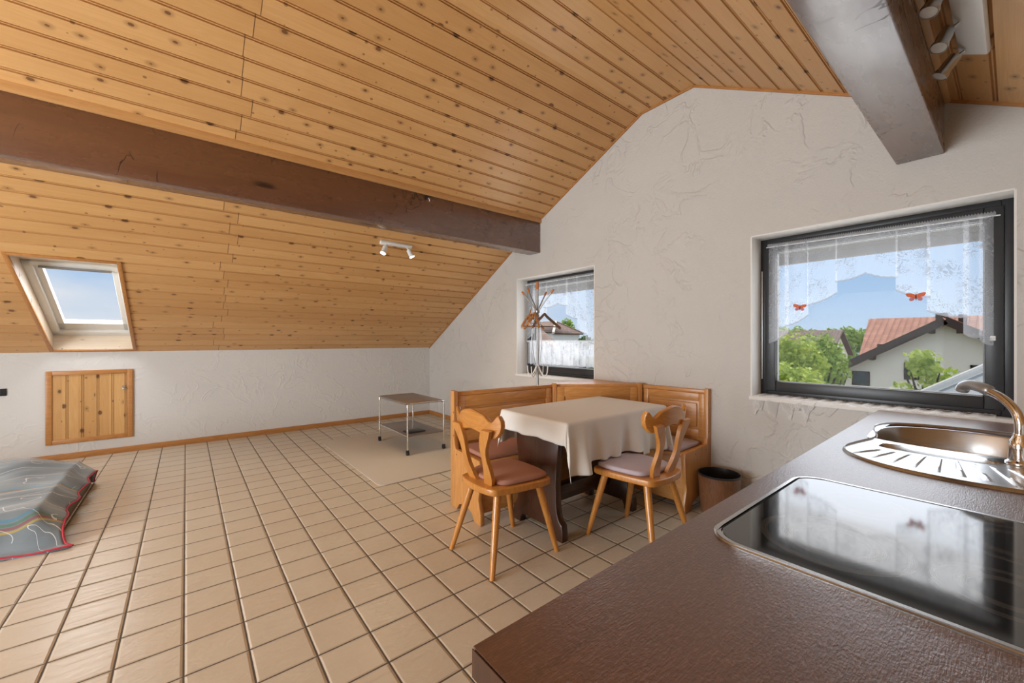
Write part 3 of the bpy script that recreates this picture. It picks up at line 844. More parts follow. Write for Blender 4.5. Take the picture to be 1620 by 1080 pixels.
bm = B(); rod(bm, .045, 1.14, zt2(.045)-.012, zt2(1.14)-.012, CX); obj('curtain_rod', bm, 'white', v2)
zt1 = lambda y: 1.93
v1 = thing('lace_valance', 'scalloped white lace valance on the smaller window behind the coat stand', 'curtain', (0, 0, 0))
bm = B()
P1 = [(3.80, 3.66, 1.25, 1.33, 0), (3.68, 3.54, 1.38, 1.44, 1), (3.56, 3.44, 1.475, 1.53, 0), (3.45, 3.25, 1.615, 1.652, 1), (3.26, 3.11, 1.655, 1.62, 0),
      (3.125, 2.95, 1.52, 1.465, 1), (2.965, 2.83, 1.36, 1.30, 0), (2.845, 2.72, 1.24, 1.2, 1)]
curtain_panels(bm, P1, zt1, CX-.02)
obj('lace_panel', bm, 'lace', v1, 60)
bm = B(); heading(bm, 2.72, 3.80, zt1, CX-.028); obj('ruffled_heading', bm, 'lace_top', v1)
bm = B(); rod(bm, 2.70, 3.82, 1.918, 1.918, CX-.02); obj('curtain_rod', bm, 'white', v1)
cf = thing('cafe_curtain', 'gathered sheer white half curtain across the lower pane of the smaller window', 'curtain', (0, 0, 0))
bm = B()
grid(bm, 130, 12, lambda u, v: Vector((CX+.016*math.sin(u*60+1.2*math.sin(u*17))*(1-.3*v)+.005*math.sin(u*141), 3.80-1.08*u, .945+.28*v+.004*math.sin(u*75)*(1-v))), lambda u, v: (u*2.2, .28*v))
obj('voile', bm, 'sheer', cf, 60)
bm = B(); heading(bm, 2.72, 3.80, lambda y: 1.228, CX-.012); obj('ruffled_heading', bm, 'lace_top', cf)
bm = B(); rod(bm, 2.70, 3.82, 1.222, 1.222, CX); obj('curtain_rod', bm, 'white', cf)
# butterflies clipped to the lace
def butterfly(y, z, label, s=1.0, tilt=0):
    t = thing('butterfly_clip', label, 'ornament', (CX-.022, y, z)); t.rotation_euler = (tilt, 0, 0)
    bm = B(); tube(bm, [(0, 0, -.018*s), (-.002, 0, 0), (0, 0, .016*s)], [.0015, .003, .0018], 8)
    for q in (-1, 1): tube(bm, [(0, 0, .015*s), (-.004, q*.008*s, .027*s)], .0006, 5)
    obj('body', bm, 'black', t)
    for q in (-1, 1):
        bm = B(); P = spline2([(.001, .012), (.022, .023), (.042, .022), (.038, .006), (.020, -.001), (.002, -.002)], 5)
        prism(bm, [(q*a*s, b*s) for a, b in P], .0015, Matrix(((0, 0, 1, -.002), (1, 0, 0, 0), (0, 1, 0, 0), (0, 0, 0, 1))) )
        o = obj('upper_wing', bm, 'orange', t); o.rotation_euler = (0, 0, q*.25)
        bm = B(); P = spline2([(.002, -.001), (.020, -.001), (.029, -.010), (.024, -.022), (.012, -.020), (.003, -.009)], 5)
        prism(bm, [(q*a*s, b*s) for a, b in P], .0015, Matrix(((0, 0, 1, -.001), (1, 0, 0, 0), (0, 1, 0, 0), (0, 0, 0, 1))))
        o = obj('lower_wing', bm, 'rose', t); o.rotation_euler = (0, 0, q*.25)
butterfly(.925, 1.462, 'orange butterfly ornament on the long lace panel at the left of the kitchen window', .95, .1)
butterfly(.357, 1.488, 'orange and rose butterfly ornament hanging below the lace right of the kitchen window middle', 1.0)
# lace runner on the kitchen sill
sr = thing('sill_lace_runner', 'white lace runner lying on the kitchen window sill and hanging over its edge', 'lace runner', (0, 0, 0))
bm = B(); zs = W2[2]+.006
def runner(u, v):
    y = 1.18-1.12*u
    drop = (.085 if y > .80 else .0)*min(1, max(0, (y-.78)/.08))
    x = 3.352-.165*min(v, .78)/.78; z = zs+.004*math.sin(u*95)+.004*math.sin(v*19+u*40)
    if v > .78:
        q = (v-.78)/.22
        z -= drop*q*(1+.5*math.sin(u*70)+.3*math.sin(u*160)); x -= .012+.006*math.sin(u*80)*q
    return Vector((x, y, z))
grid(bm, 120, 12, runner, lambda u, v: (u*1.1, .02+.2*v)); obj('lace_runner', bm, 'lace_sill', sr, 60)
bm = B()
for i in range(56):
    y = 1.165-1.09*i/55; r = .009+.005*random.random()
    t_ = bmesh.new(); bmesh.ops.create_icosphere(t_, subdivisions=1, radius=r)
    for v in t_.verts: v.co = Vector((v.co.x*.7, v.co.y*1.4, abs(v.co.z)*.7))+Vector((3.335+random.uniform(-.006, .004), y, zs))
    merge(bm, t_)
obj('gathered_edge', bm, 'lace_top', sr)

# ------------------------------------------------------------------ corner bench
ZB = .848
bench = thing('corner_bench', 'pine corner bench with panelled backrest along the gable wall behind the table', 'bench', (0, 0, 0))
def arm_matrix(origin, ang): return Matrix.Translation(origin) @ Matrix.Rotation(ang, 4, 'Z')
def arm_panel(mtx, Lx, left_end, right_end):
    """one straight arm: local x along the arm, +y to the back, backrest at y 0..0.03; seat forward (-y)"""
    def ob(name, bm, mat, par=bench):
        o = obj(name, bm, mat, par); o.matrix_local = mtx if par is bench else Matrix.Identity(4); return o
    bm = B(); box(bm, .0, Lx, -.005, .022, .40, ZB-.03, .002); box(bm, .0, Lx, -.012, .03, ZB-.03, ZB, .005)
    back = ob('backrest', bm, 'pine_x')
    bm = B(); fr = .085 if Lx > .7 else .062
    for a in ((.02, fr, .47, ZB-.03), (Lx-fr, Lx-.02, .47, ZB-.03), (fr, Lx-fr, ZB-.03-fr, ZB-.03), (fr, Lx-fr, .47, .47+fr)):
        box(bm, a[0], a[1], -.018, -.004, a[2], a[3], .004)
    ob('backrest_frame', bm, 'pine_x', back)
    bm = B(); box(bm, fr+.018, Lx-fr-.018, -.016, -.004, .47+fr+.018, ZB-.03-fr-.018, .008, 2); ob('raised_panel', bm, 'pine_x', back)
    bm = B(); box(bm, .01, Lx-.01, -.40, -.01, .395, .42, .006); ob('seat', bm, 'pine_x')
    bm = B(); box(bm, .02, Lx-.02, -.37, -.345, .06, .395, .003); ob('seat_front', bm, 'pine_x')
    for flag, x in ((left_end, 0), (right_end, Lx)):
        if not flag: continue
        P = [(.03, 0), (.03, ZB+.012), (-.028, ZB+.012), (-.032, .50), (-.05, .435), (-.40, .43), (-.41, .40), (-.40, .22), (-.385, .17), (-.40, .12), (-.415, .07), (-.415, 0),
             (-.33, 0), (-.29, .05), (-.20, .075), (-.11, .05), (-.07, 0)]
        bm = B(); prism(bm, P, .032, MYZ(x-.016), .004); ep = ob('end_panel', bm, 'pine_z')
        q = -.0175 if x == 0 else .0155
        for (a, b) in ((-.02, .70), (-.02, .53), (-.07, .40), (-.25, .40)):
            bm = B(); tube(bm, [(x+q, a, b), (x+q+.002, a, b)], .005, 8); ob('screw_plug', bm, 'oak', ep)
m1 = arm_matrix((1.565, 2.635, 0), -.07)
arm_panel(m1, .965, True, False)
m2 = arm_matrix((3.145, 2.06, 0), -PI/2+.045)
arm_panel(m2, .56, False, True)
# corner piece
ca, cb = Vector((2.53, 2.545, 0)), Vector((3.115, 2.075, 0))
dv = (cb-ca); Lc = dv.length; ang = math.atan2(dv.y, dv.x)
m3 = arm_matrix(ca, ang)
def ob3(name, bm, mat, par=bench):
    o = obj(name, bm, mat, par)
    if par is bench: o.matrix_local = m3
    return o
bm = B(); box(bm, 0, Lc, -.004, .022, .40, ZB-.02, .002); cb_ = ob3('corner_backrest', bm, 'pine_x')
bm = B(); fr = .085
for a in ((.02, fr, .47, ZB-.02), (Lc-fr, Lc-.02, .47, ZB-.02), (fr, Lc-fr, ZB-.02-fr, ZB-.02), (fr, Lc-fr, .47, .47+fr)): box(bm, a[0], a[1], -.018, -.003, a[2], a[3], .004)
obj('backrest_frame', bm, 'pine_x', cb_)
bm = B(); box(bm, fr+.018, Lc-fr-.018, -.016, -.003, .47+fr+.018, ZB-.02-fr-.018, .008); obj('raised_panel', bm, 'pine_x', cb_)
for x in (0, Lc):
    bm = B(); box(bm, x-.018, x+.018, -.024, .03, .40, ZB+.014, .005); ob3('corner_post', bm, 'pine_z')
bm = B(); prism(bm, [(2.53, 2.56), (3.12, 2.085), (3.185, 2.085), (3.185, 2.655), (2.60, 2.655)], .022, Matrix.Translation((0, 0, ZB-.022)), .004)
obj('corner_shelf', bm, 'pine_x', bench)
bm = B(); prism(bm, [(2.50, 2.52), (2.50, 2.17), (2.78, 2.06), (3.1, 2.06)], .025, Matrix.Translation((0, 0, .395)), .004)
obj('corner_seat', bm, 'pine_x', bench)
for (x, y) in ((2.52, 2.19), (2.775, 2.075)):
    bm = B(); box(bm, x-.02, x+.02, y-.02, y+.02, 0, .395, .004); obj('corner_leg', bm, 'pine_z', bench)
bm = B(); prism(bm, [(2.60, 2.62), (3.16, 2.10), (3.16, 2.62)], .02, Matrix.Translation((0, 0, .39)), .003); obj('corner_filler', bm, 'pine_x', bench)

def slab_cushion(name, mtx, P, th, mat, label, cat='seat cushion', group=None):
    bm = B(); prism(bm, P, th, None, th*.42, 3)
    for v in bm.verts:
        if v.co.z > th*.6: v.co.z += .004*math.sin(v.co.x*9)*math.cos(v.co.y*11)
    o = obj(name, bm, mat, None, 60); o.matrix_world = mtx; return tag(o, label, cat, group)
slab_cushion('bench_cushion', m1 @ Matrix.Translation((0, 0, .421)), rrect(.04, .93, -.395, -.03, .03), .034, 'pink', 'long dusty pink cushion on the bench seat behind the left chair')
slab_cushion('bench_cushion', m2 @ Matrix.Translation((0, 0, .421)), rrect(.04, .52, -.395, -.03, .03), .034, 'lilac', 'lilac cushion on the bench seat by the waste bin')

# ------------------------------------------------------------------ table and cloth
TX0, TX1, TY0, TY1, TZ = 1.745, 2.80, 1.65, 2.27, .745
tb = thing('trestle_table', 'dark oak trestle table under the beige cloth between the chairs and bench', 'table', ((TX0+TX1)/2, (TY0+TY1)/2, 0))
cx, cy = (TX0+TX1)/2, (TY0+TY1)/2; hx, hy = (TX1-TX0)/2, (TY1-TY0)/2
part('table_top', 'oak_x', tb, -hx, hx, -hy, hy, TZ-.034, TZ, bev=.008)
for sx in (-1, 1):
    px_ = -(hx-.06) if sx < 0 else hx-.27
    half = [(.0, .06), (.14, .06), (.155, .035), (.16, .0), (.235, .0), (.238, .05), (.232, .10), (.205, .125), (.19, .16), (.182, .22), (.178, .34), (.186, .44), (.20, .55), (.205, .64)]
    P = half+[(-a, b) for a, b in reversed(half[1:])]
    bm = B(); prism(bm, P, .05, MYZ(px_-.025), .005); lg = obj('leg', bm, 'oak', tb)
    bm = B(); box(bm, px_-.04, px_+.04, -.27, .27, .64, TZ-.034, .01); obj('cleat', bm, 'oak', lg)
part('stretcher', 'oak_x', tb, -(hx-.06), hx-.27, -.035, .035, .15, .255, bev=.006)
bm = B(); zt = TZ+.004
ox0, ox1, oy0, oy1 = .135, .20, .315, .24
def drape(u, v):
    X = TX0-ox0+(TX1-TX0+ox0+ox1)*u; Y = TY0-oy0+(TY1-TY0+oy0+oy1)*v
    a = max(TX0-X, X-TX1, 0); b = max(TY0-Y, Y-TY1, 0)
    sx = -1 if X < TX0 else 1; sy = -1 if Y < TY0 else 1
    bx = min(max(X, TX0), TX1); by = min(max(Y, TY0), TY1)
    r = math.hypot(a, b)
    if r < 1e-6:
        return Vector((X, Y, zt+.0015*noise.noise(Vector((X*5, Y*5, 0)))))
    ca_, sa_ = a/r, b/r
    rr = .012
    tdrop = min(r, rr*1.57)
    out_ = rr*math.sin(min(r/rr, PI/2)); down = rr*(1-math.cos(min(r/rr, PI/2)))+max(0, r-rr*1.57)
    fold = max(0, r-.02)
    th = math.atan2(b, a)
    if b > a: s_ = X*1.0
    else: s_ = Y*1.0+7
    corner = min(a, b)/(max(a, b)+1e-6)
    wav = .085*fold*(1.1*math.sin(s_*21+.6)+.8*math.sin(s_*37+1.3)+.5*math.sin(s_*11))*(1-corner)
    wav += .13*fold*math.sin(th*4)**2*(1 if corner > 0 else 0)
    out_ += .05*fold+wav
    z = zt-down
    if 1.97 < bx < 2.44 and sy < 0: z = max(z, .486+.004*math.sin(X*60))     # the hem rests on the chair cushion
    return Vector((bx+sx*ca_*out_, by+sy*sa_*out_, z))
grid(bm, 110, 100, drape)
tc_ = obj('tablecloth', bm, 'cloth', None, 75); sm = tc_.modifiers.new('thickness', 'SOLIDIFY'); sm.thickness = .002; sm.offset = 1
tag(tc_, 'plain beige cotton tablecloth draped over the dark table', 'tablecloth')

# ------------------------------------------------------------------ chairs
def make_chair(label, loc, rz):
    """faces local +x; seat centre at origin"""
    t = thing('dining_chair', label, 'chair', loc, rz)
    out_ = spline2([(.205, .0), (.200, .16), (.165, .212), (.02, .205), (-.14, .178), (-.20, .145), (-.222, .0), (-.20, -.145), (-.14, -.178), (.02, -.205), (.165, -.212), (.200, -.16)], 5)
    bm = B(); prism(bm, out_, .038, Matrix.Translation((0, 0, .405)), .008, 3); obj('seat', bm, 'chair', t)
    for (ax, ay, fx, fy) in ((.135, .15, .235, .205), (.135, -.15, .235, -.205), (-.135, .12, -.235, .205), (-.135, -.12, -.235, -.205)):
        bm = B(); tube(bm, [(ax, ay, .41), (ax+(fx-ax)*.3, ay+(fy-ay)*.3, .29), (fx, fy, .0)], [.0215, .0215, .0145], 14); obj('leg', bm, 'chair', t)
    # splayed wavy slats
    for q in (-1, 1):
        bm = B(); rings = []
        for i in range(15):
            h = i/14
            yc = q*(.068+.072*h); xc = -.155-.075*h-.01*math.sin(h*PI)
            wd = .029+.008*math.sin(h*2*PI*1.25+.6)+.003*h; off = q*.014*math.sin(h*2*PI*1.1)
            z = .43+.33*h; th = .011
            rings.append([Vector((xc-th, yc+off-wd, z)), Vector((xc+th, yc+off-wd, z+.004)), Vector((xc+th, yc+off+wd, z+.004)), Vector((xc-th, yc+off+wd, z))])
        loft(bm, rings); bmesh.ops.bevel(bm, geom=[e_ for e_ in bm.edges if e_.calc_face_angle(0) > .9], offset=.003, segments=2, affect='EDGES')
        obj('back_slat', bm, 'chair', t)
    # carved top rail, bent in plan
    bm = B(); rings = []
    N = 40; W_ = .222
    for i in range(N+1):
        s = -1+2*i/N; y = s*W_; a_ = abs(s)
        top = .845+.014*math.cos(s*PI*1.0)+(-.022*math.exp(-((a_-.70)/.12)**2))+.030*math.exp(-((a_-.95)/.13)**2)-.018*a_
        bot = .728+.020*math.exp(-((a_-.0)/.35)**2)-.014*math.exp(-((a_-.72)/.2)**2)+.03*max(0, a_-.82)/.18
        if a_ > .93:
            q = (a_-.93)/.07; mid = (top+bot)/2+.006; k_ = math.sqrt(max(0, 1-q*q*.75)); top = mid+(top-mid)*k_; bot = mid+(bot-mid)*k_
        xc = -.222-.012*0+.045*a_*a_
        th = .0135
        tl = -.10                                   # rail leans back like the slats
        def P(x, z): return Vector((xc+x+(z-.79)*tl, y, z))
        r_ = .006
        rings.append([P(-th, bot+r_), P(-th+r_, bot), P(th-r_, bot), P(th, bot+r_), P(th, top-r_), P(th-r_, top), P(-th+r_, top), P(-th, top-r_)])
    loft(bm, rings); obj('top_rail', bm, 'chair_y', t)
    return t
c1 = make_chair('pine chair with a dusty pink cushion at the left end of the table', (1.462, 1.892, 0), 0)
c2 = make_chair('pine chair with a lilac cushion tucked in on the near side of the table', (2.205, 1.475, 0), PI/2)
cush = spline2([(.19, 0), (.185, .145), (.15, .192), (.0, .182), (-.11, .155), (-.145, .08), (-.15, .0), (-.145, -.08), (-.11, -.155), (.0, -.182), (.15, -.192), (.185, -.145)], 5)
slab_cushion('seat_cushion', Matrix.Translation((1.462, 1.892, .444)), cush, .03, 'pink', 'round cornered dusty pink cushion on the seat of the left chair')
slab_cushion('seat_cushion', Matrix.Translation((2.205, 1.475, .444)) @ Matrix.Rotation(PI/2, 4, 'Z'), cush, .03, 'lilac', 'pale lilac cushion on the seat of the chair nearest the worktop')

# ------------------------------------------------------------------ waste bin
t = thing('waste_bin', 'small round woodgrain waste bin with black inside between bench and kitchen', 'bin', (2.975, 1.328, 0))
bm = B(); lathe(bm, [(.115, 0), (.118, .004), (.140, .278), (.140, .284), (.136, .284), (.134, .278), (.113, .008), (.05, .006), (.001, .006)], 40, cap=False); obj('bucket', bm, 'bin', t)
bm = B(); lathe(bm, [(.133, .283), (.1325, .278), (.112, .0085), (.001, .0078)], 40, cap=False); obj('liner', bm, 'black', t)
bm = B(); lathe(bm, [(.141, .276), (.1425, .286), (.134, .287), (.133, .277)], 40, cap=False); obj('rim', bm, 'black', t)

# ------------------------------------------------------------------ floor mat, trolley
bm = B(); prism(bm, rrect(1.27, 2.62, 3.36, 5.30, .07), .007, None, .002); tag(obj('floor_mat', bm, 'mat'), 'rectangular beige floor mat with rounded corners under the trolley', 'mat')
t = thing('serving_trolley', 'chrome serving trolley on castors with two grey-brown shelves standing on the mat', 'trolley', (1.84, 4.06, .007))
TWx, TDy = .435, .80
def leg_tube(y):
    P = smooth_path([(0, y, .05), (0, y, .50), (.004, y, .535), (.03, y, .545), (TWx-.03, y, .545), (TWx-.004, y, .535), (TWx, y, .50), (TWx, y, .05)], 4)
    bm = B(); tube(bm, P, .0095, 12); return bm
for y in (0, TDy):
    o = obj('leg_frame', leg_tube(y), 'chrome', t)
for x in (0, TWx):
    for z in (.20, .53):
        bm = B(); tube(bm, [(x, 0, z), (x, TDy, z)], .006, 8); obj('side_rail', bm, 'chrome', t)
part('top_shelf', 'shelf', t, -.004, TWx+.004, -.004, TDy+.004, .538, .552, bev=.003)
part('lower_shelf', 'shelf', t, .004, TWx-.004, .0, TDy, .192, .206, bev=.003)
for x in (0, TWx):
    for y in (0, TDy):
        bm = B(); tube(bm, [(x-.012, y, .024), (x+.012, y, .024)], .024, 18); box(bm, x-.016, x+.016, y-.01, y+.012, .03, .056, .004); obj('castor', bm, 'black', t)
o = part('tablet', 'black', None, -.10, .10, -.075, .075, 0, .014, bev=.004); o.location = (1.99, 4.22, .214); o.rotation_euler = (0, 0, .1)
tag(o, 'flat black device lying on the lower shelf of the chrome trolley', 'device')

# ------------------------------------------------------------------ bed on the floor
bx1, by0, by1, bx0 = -.635, 3.78, 4.97, -2.6
o = part('bed_base', 'bedbase', None, bx0, bx1, by0, by1, 0, .085, bev=.006)
tag(o, 'low brown bed base on the tiles under the slate duvet', 'bed')
bm = B(); box(bm, bx0+.02, bx1-.06, by0+.02, by1-.02, .086, .17, .03, 3); tag(obj('mattress', bm, 'mattress', None, 60), 'thin grey mattress lying on the brown bed base', 'mattress')
bm = B()
DX0, DX1, DY0, DY1 = -2.75, -.53, 3.50, 5.10
def sstep(x, a, b):
    t_ = min(1, max(0, (x-a)/(b-a))); return t_*t_*(3-2*t_)
def duvet(u, v):
    X = DX0+(DX1-DX0)*u; Y = DY0+(DY1-DY0)*v
    ex0, ey0, ey1 = -.70, 3.745, 4.96
    a = max(0, X-ex0); bN = max(0, ey0-Y); bF = max(0, Y-ey1)
    z = .212+.085*sstep(-X, .70, 1.0)*sstep(Y, 4.2, 4.85)
    z += noise.noise(Vector((X*2.2, Y*3.2, 3)))*.026+noise.noise(Vector((X*4.5, Y*9, 9)))*.016
    x = min(X, ex0); y = min(max(Y, ey0), ey1)
    r = math.hypot(a, bN)
    if r > 0:
        ca_ = a/r; sa_ = bN/r
        rf = r*ca_; rn = r*sa_
        rip = .015*math.sin(Y*17)*min(1, a/.1)
        x += .55*a+rip+.45*a*bN/.245; y -= .03*(1-math.exp(-rn*30))+rn*(.72+.10*math.sin(X*9))
        z -= a*(.42 if bN == 0 else .42*max(0, 1-bN/.2))+rn*1.0-.02*math.exp(-r*40)+.02
    if bF > 0: y += bF*.3; z -= bF*.9
    return Vector((x, y, max(z, .014+.005*math.sin(X*20))))
grid(bm, 90, 90, duvet, lambda u, v: (u*2.22, v*1.6))
dv_ = obj('duvet', bm, 'duvet', None, 80); sm = dv_.modifiers.new('thickness', 'SOLIDIFY'); sm.thickness = .012; sm.offset = -1
tag(dv_, 'crumpled slate duvet cover with thin coloured stripes and a red edge on the low bed', 'duvet')
bm = B()
tube(bm, [duvet(i/90, 0)+Vector((0, -.002, .002)) for i in range(91)], .0055, 8)
tube(bm, [duvet(1, i/90)+Vector((.002, 0, 0)) for i in range(91)], .0055, 8)
o = obj('piping', bm, 'red', dv_); o['label'] = 'red piping along the hem'

# ------------------------------------------------------------------ coat stand and hangers
CSX, CSY = 2.68, 2.93
t = thing('coat_stand', 'grey metal coat stand with orange wooden tips behind the bench by the window', 'coat stand', (CSX, CSY, 0))
bm = B(); tube(bm, [(0, 0, .03), (0, 0, 1.74)], .013, 14); obj('pole', bm, 'stand', t)
bm = B(); lathe(bm, [(.001, 0), (.16, 0), (.165, .01), (.14, .022), (.03, .034), (.016, .06), (.001, .06)], 32); obj('base', bm, 'stand', t)
bm = B(); tube(bm, [(0, 0, 1.735), (0, 0, 1.81)], [.0145, .013], 12); obj('tip', bm, 'tip', t)
bm = B(); lathe(bm, [(.0135, 1.50), (.026, 1.505), (.026, 1.525), (.0135, 1.53)], 24); obj('collar', bm, 'stand', t)
for i in range(4):
    a = .30+i*PI/2; dx, dy = math.cos(a), math.sin(a)
    bm = B(); tube(bm, smooth_path([(dx*.012, dy*.012, 1.50), (dx*.03, dy*.03, 1.55), (dx*.155, dy*.155, 1.695)], 4), .0075, 10); ar = obj('upper_arm', bm, 'stand', t)
    bm = B(); tube(bm, [(dx*.152, dy*.152, 1.692), (dx*.178, dy*.178, 1.722)], [.011, .010], 10); obj('arm_tip', bm, 'tip', ar)
for i in range(3):
    a = .5+i*2*PI/3; dx, dy = math.cos(a), math.sin(a)
    bm = B(); tube(bm, smooth_path([(dx*.014, dy*.014, 1.50), (dx*.045, dy*.045, 1.36), (dx*.055, dy*.055, 1.2), (dx*.035, dy*.035, 1.06), (dx*.015, dy*.015, .98)], 5), .0055, 8); obj('bowed_rod', bm, 'stand', t)
for i in range(4):
    a = .30+i*PI/2; dx, dy = math.cos(a), math.sin(a)
    bm = B(); tube(bm, smooth_path([(dx*.012, dy*.012, .985), (dx*.04, dy*.04, .93), (dx*.075, dy*.075, .885), (dx*.105, dy*.105, .91), (dx*.115, dy*.115, .985)], 5), .006, 8); obj('lower_hook', bm, 'white', t)
def hanger(az, rz, mat, label, hang=1.545):
    dx, dy = math.cos(az), math.sin(az)
    t = thing('coat_hanger', label, 'hanger', (CSX+dx*.07, CSY+dy*.07, hang), rz, 'wooden hangers on the coat stand')
    bm = B(); tube(bm, smooth_path([(0, 0, -.055), (0, 0, -.03), (.006, -.0, -.015), (.016, 0, .0), (.006, 0, .014), (-.012, 0, .006)], 5), .0022, 8); obj('hook', bm, 'steel', t)
    bm = B(); rings = []
    for i in range(25):
        s = -1+2*i/24; x = s*.205; z = -.062-.125*abs(s)**1.15+.01*math.exp(-(s/.12)**2); y = -.030*s*s
        w_ = .011+.006*abs(s); h_ = .013-.002*abs(s)
        rings.append([Vector((x, y-w_*.6, z-h_)), Vector((x, y+w_*.6, z-h_)), Vector((x, y+w_*.6, z+h_)), Vector((x, y-w_*.6, z+h_))])
    loft(bm, rings); obj('shoulder', bm, mat, t)
    bm = B(); tube(bm, [(-.18, -.022, -.175), (.18, -.022, -.175)], .0055, 8); obj('trouser_bar', bm, mat, t)
hanger(2.2, .30, 'hanger', 'light wooden hanger on the coat stand, swung furthest to the left')
hanger(2.9, .62, 'hanger', 'light wooden hanger on the coat stand, second from the left', 1.575)
hanger(3.5, -1.95, 'hanger', 'light wooden hanger on the coat stand, turned edge-on at the middle')
hanger(5.4, .10, 'hanger_dark', 'darker wooden hanger on the right of the coat stand before the window')

# ------------------------------------------------------------------ kitchen: base cabinets, worktop, hob, sink, tap
CZ = .827
YB = -.145
def front(x): return .458+.0155*(x-.3)
sink_out = spline2([(1.965, .413), (2.10, .398), (2.24, .372), (2.36, .385), (2.46, .408), (2.60, .418), (2.72, .37), (2.79, .23), (2.81, .05), (2.79, -.08), (2.70, -.112), (2.3, -.115), (1.9, -.112), (1.78, -.09), (1.745, .0), (1.735, .13), (1.768, .27), (1.86, .375)], 5)
def shrink(P, f):
    cx_ = sum(p[0] for p in P)/len(P); cy_ = sum(p[1] for p in P)/len(P)
    return [(cx_+(p[0]-cx_)*f, cy_+(p[1]-cy_)*f) for p in P]
bm = B(); plate(bm, [(.30, YB), (XG-.002, YB), (XG-.002, front(XG)), (.302, front(.3))], [shrink(sink_out, .955)], CZ-.04, CZ)
bmesh.ops.recalc_face_normals(bm, faces=bm.faces)
wkt = obj('kitchen_worktop', bm, 'worktop', None, 30)
part('dark_end_strip', 'oak', wkt, .2985, .2998, YB+.002, front(.3)-.002, CZ-.039, CZ-.001)  # dark strip added over the end face, which the door lamp brightens
tag(wkt, 'dark wood-decor worktop reaching from the foreground to the kitchen window', 'worktop')
def cabinet(x0, x1, label, nd):
    t = thing('base_cabinet', label, 'cabinet', (x0, 0, 0), 0, 'cabinets under the worktop')
    bm = B(); w_ = x1-x0
    for a in ((0, .018, YB+.02, .40), (w_-.018, w_, YB+.02, .40)): box(bm, a[0], a[1], a[2], a[3], .10, CZ-.042)
    box(bm, .018, w_-.018, YB+.02, .40, .10, .118); box(bm, .018, w_-.018, YB+.02, YB+.03, .118, CZ-.042)
    obj('carcass', bm, 'oak_x', t)
    part('plinth', 'black', t, 0, w_, YB+.06, .35, 0, .10)
    for i in range(nd):
        d_ = part('cabinet_door', 'oak', t, w_/nd*i+.002, w_/nd*(i+1)-.002, .40, .42, .105, CZ-.045, bev=.003)
        bm = B(); xh = w_/nd*(i+.5); tube(bm, smooth_path([(xh-.05, .42, .70), (xh-.045, .445, .70), (xh+.045, .445, .70), (xh+.05, .42, .70)], 4), .005, 8); obj('handle', bm, 'steel', d_)
cabinet(.32, .84, 'dark wood base cabinet under the free end of the worktop', 1)
cabinet(.842, 1.46, 'dark wood base cabinet under the hob', 1)
cabinet(2.85, XG-.004, 'dark wood base cabinet under the worktop by the window wall', 1)
t = thing('base_cabinet', 'wide dark wood base cabinet under the sink', 'cabinet', (1.462, 0, 0), 0, 'cabinets under the worktop')
w_ = 2.848-1.462
bm = B()
for a in ((0, .018), (w_-.018, w_)): box(bm, a[0], a[1], YB+.02, .40, .10, CZ-.042)
box(bm, .018, w_-.018, YB+.02, .40, .10, .118); box(bm, .018, w_-.018, YB+.004, YB+.014, .118, CZ-.042); obj('carcass', bm, 'oak_x', t)
part('plinth', 'black', t, 0, w_, YB+.06, .35, 0, .10)
for i in range(2): part('cabinet_door', 'oak', t, w_/2*i+.002, w_/2*(i+1)-.002, .40, .42, .105, CZ-.045, bev=.003)

hob = thing('ceramic_hob', 'black glass hob with steel edge set into the worktop', 'hob', (0, 0, 0))
HP = rrect(.845, 1.46, -.115, .415, .075, 10)
HI = rrect(.862, 1.443, -.098, .398, .06, 10)
bm = B(); plate(bm, HP, [HI], CZ+.0002, CZ+.007); bmesh.ops.recalc_face_normals(bm, faces=bm.faces)
bmesh.ops.bevel(bm, geom=[e_ for e_ in bm.edges if e_.calc_face_angle(0) > 1.2 and e_.verts[0].co.z > CZ+.005 and e_.verts[1].co.z > CZ+.005], offset=.004, segments=3, affect='EDGES')
obj('steel_edge', bm, 'steel', hob)
bm = B(); prism(bm, HI, .0052, Matrix.Translation((0, 0, CZ+.0004))); obj('glass_plate', bm, 'hob', hob)

snk = thing('kitchen_sink', 'stainless steel inset sink with large bowl, small bowl and fan-ribbed drainer', 'sink', (0, 0, 0))
bowl_o = spline2([(2.235, .355), (2.32, .385), (2.50, .385), (2.63, .33), (2.70, .19), (2.70, .05), (2.64, -.045), (2.45, -.07), (2.28, -.05), (2.215, .05), (2.20, .20)], 6)
small_o = spline2([(2.075, .315), (2.12, .33), (2.165, .31), (2.168, .18), (2.155, .06), (2.125, .025), (2.085, .03), (2.065, .08), (2.055, .20)], 6)
so = sink_out
bm = B(); plate(bm, shrink(so, .965), [bowl_o, small_o], CZ-.004, CZ+.002); obj('drainer', bm, 'steel', snk)
bm = B(); n = len(so); rings = [[], [], [], [], []]
for j, (f_, z) in enumerate(((1.0, .0004), (.992, .006), (.982, .009), (.97, .006), (.962, -.002))):
    rings[j] = [Vector((p[0], p[1], CZ+z)) for p in shrink(so, f_)]
loft(bm, rings, False); obj('raised_rim', bm, 'steel', snk)
def bowl(name, P, depth, mat='steel'):
    bm = B(); rings = []
    for f_, z in ((1.06, .0025), (1.0, .003), (.985, -.004), (.95, -depth*.5), (.90, -depth*.9), (.78, -depth), (.3, -depth-.003), (.02, -depth-.004)):
        rings.append([Vector((p[0], p[1], CZ+z)) for p in shrink(P, f_)])
    loft(bm, rings, False); return obj(name, bm, mat, snk, 60)
b1 = bowl('large_bowl', bowl_o, .15); bowl('small_bowl', small_o, .045)
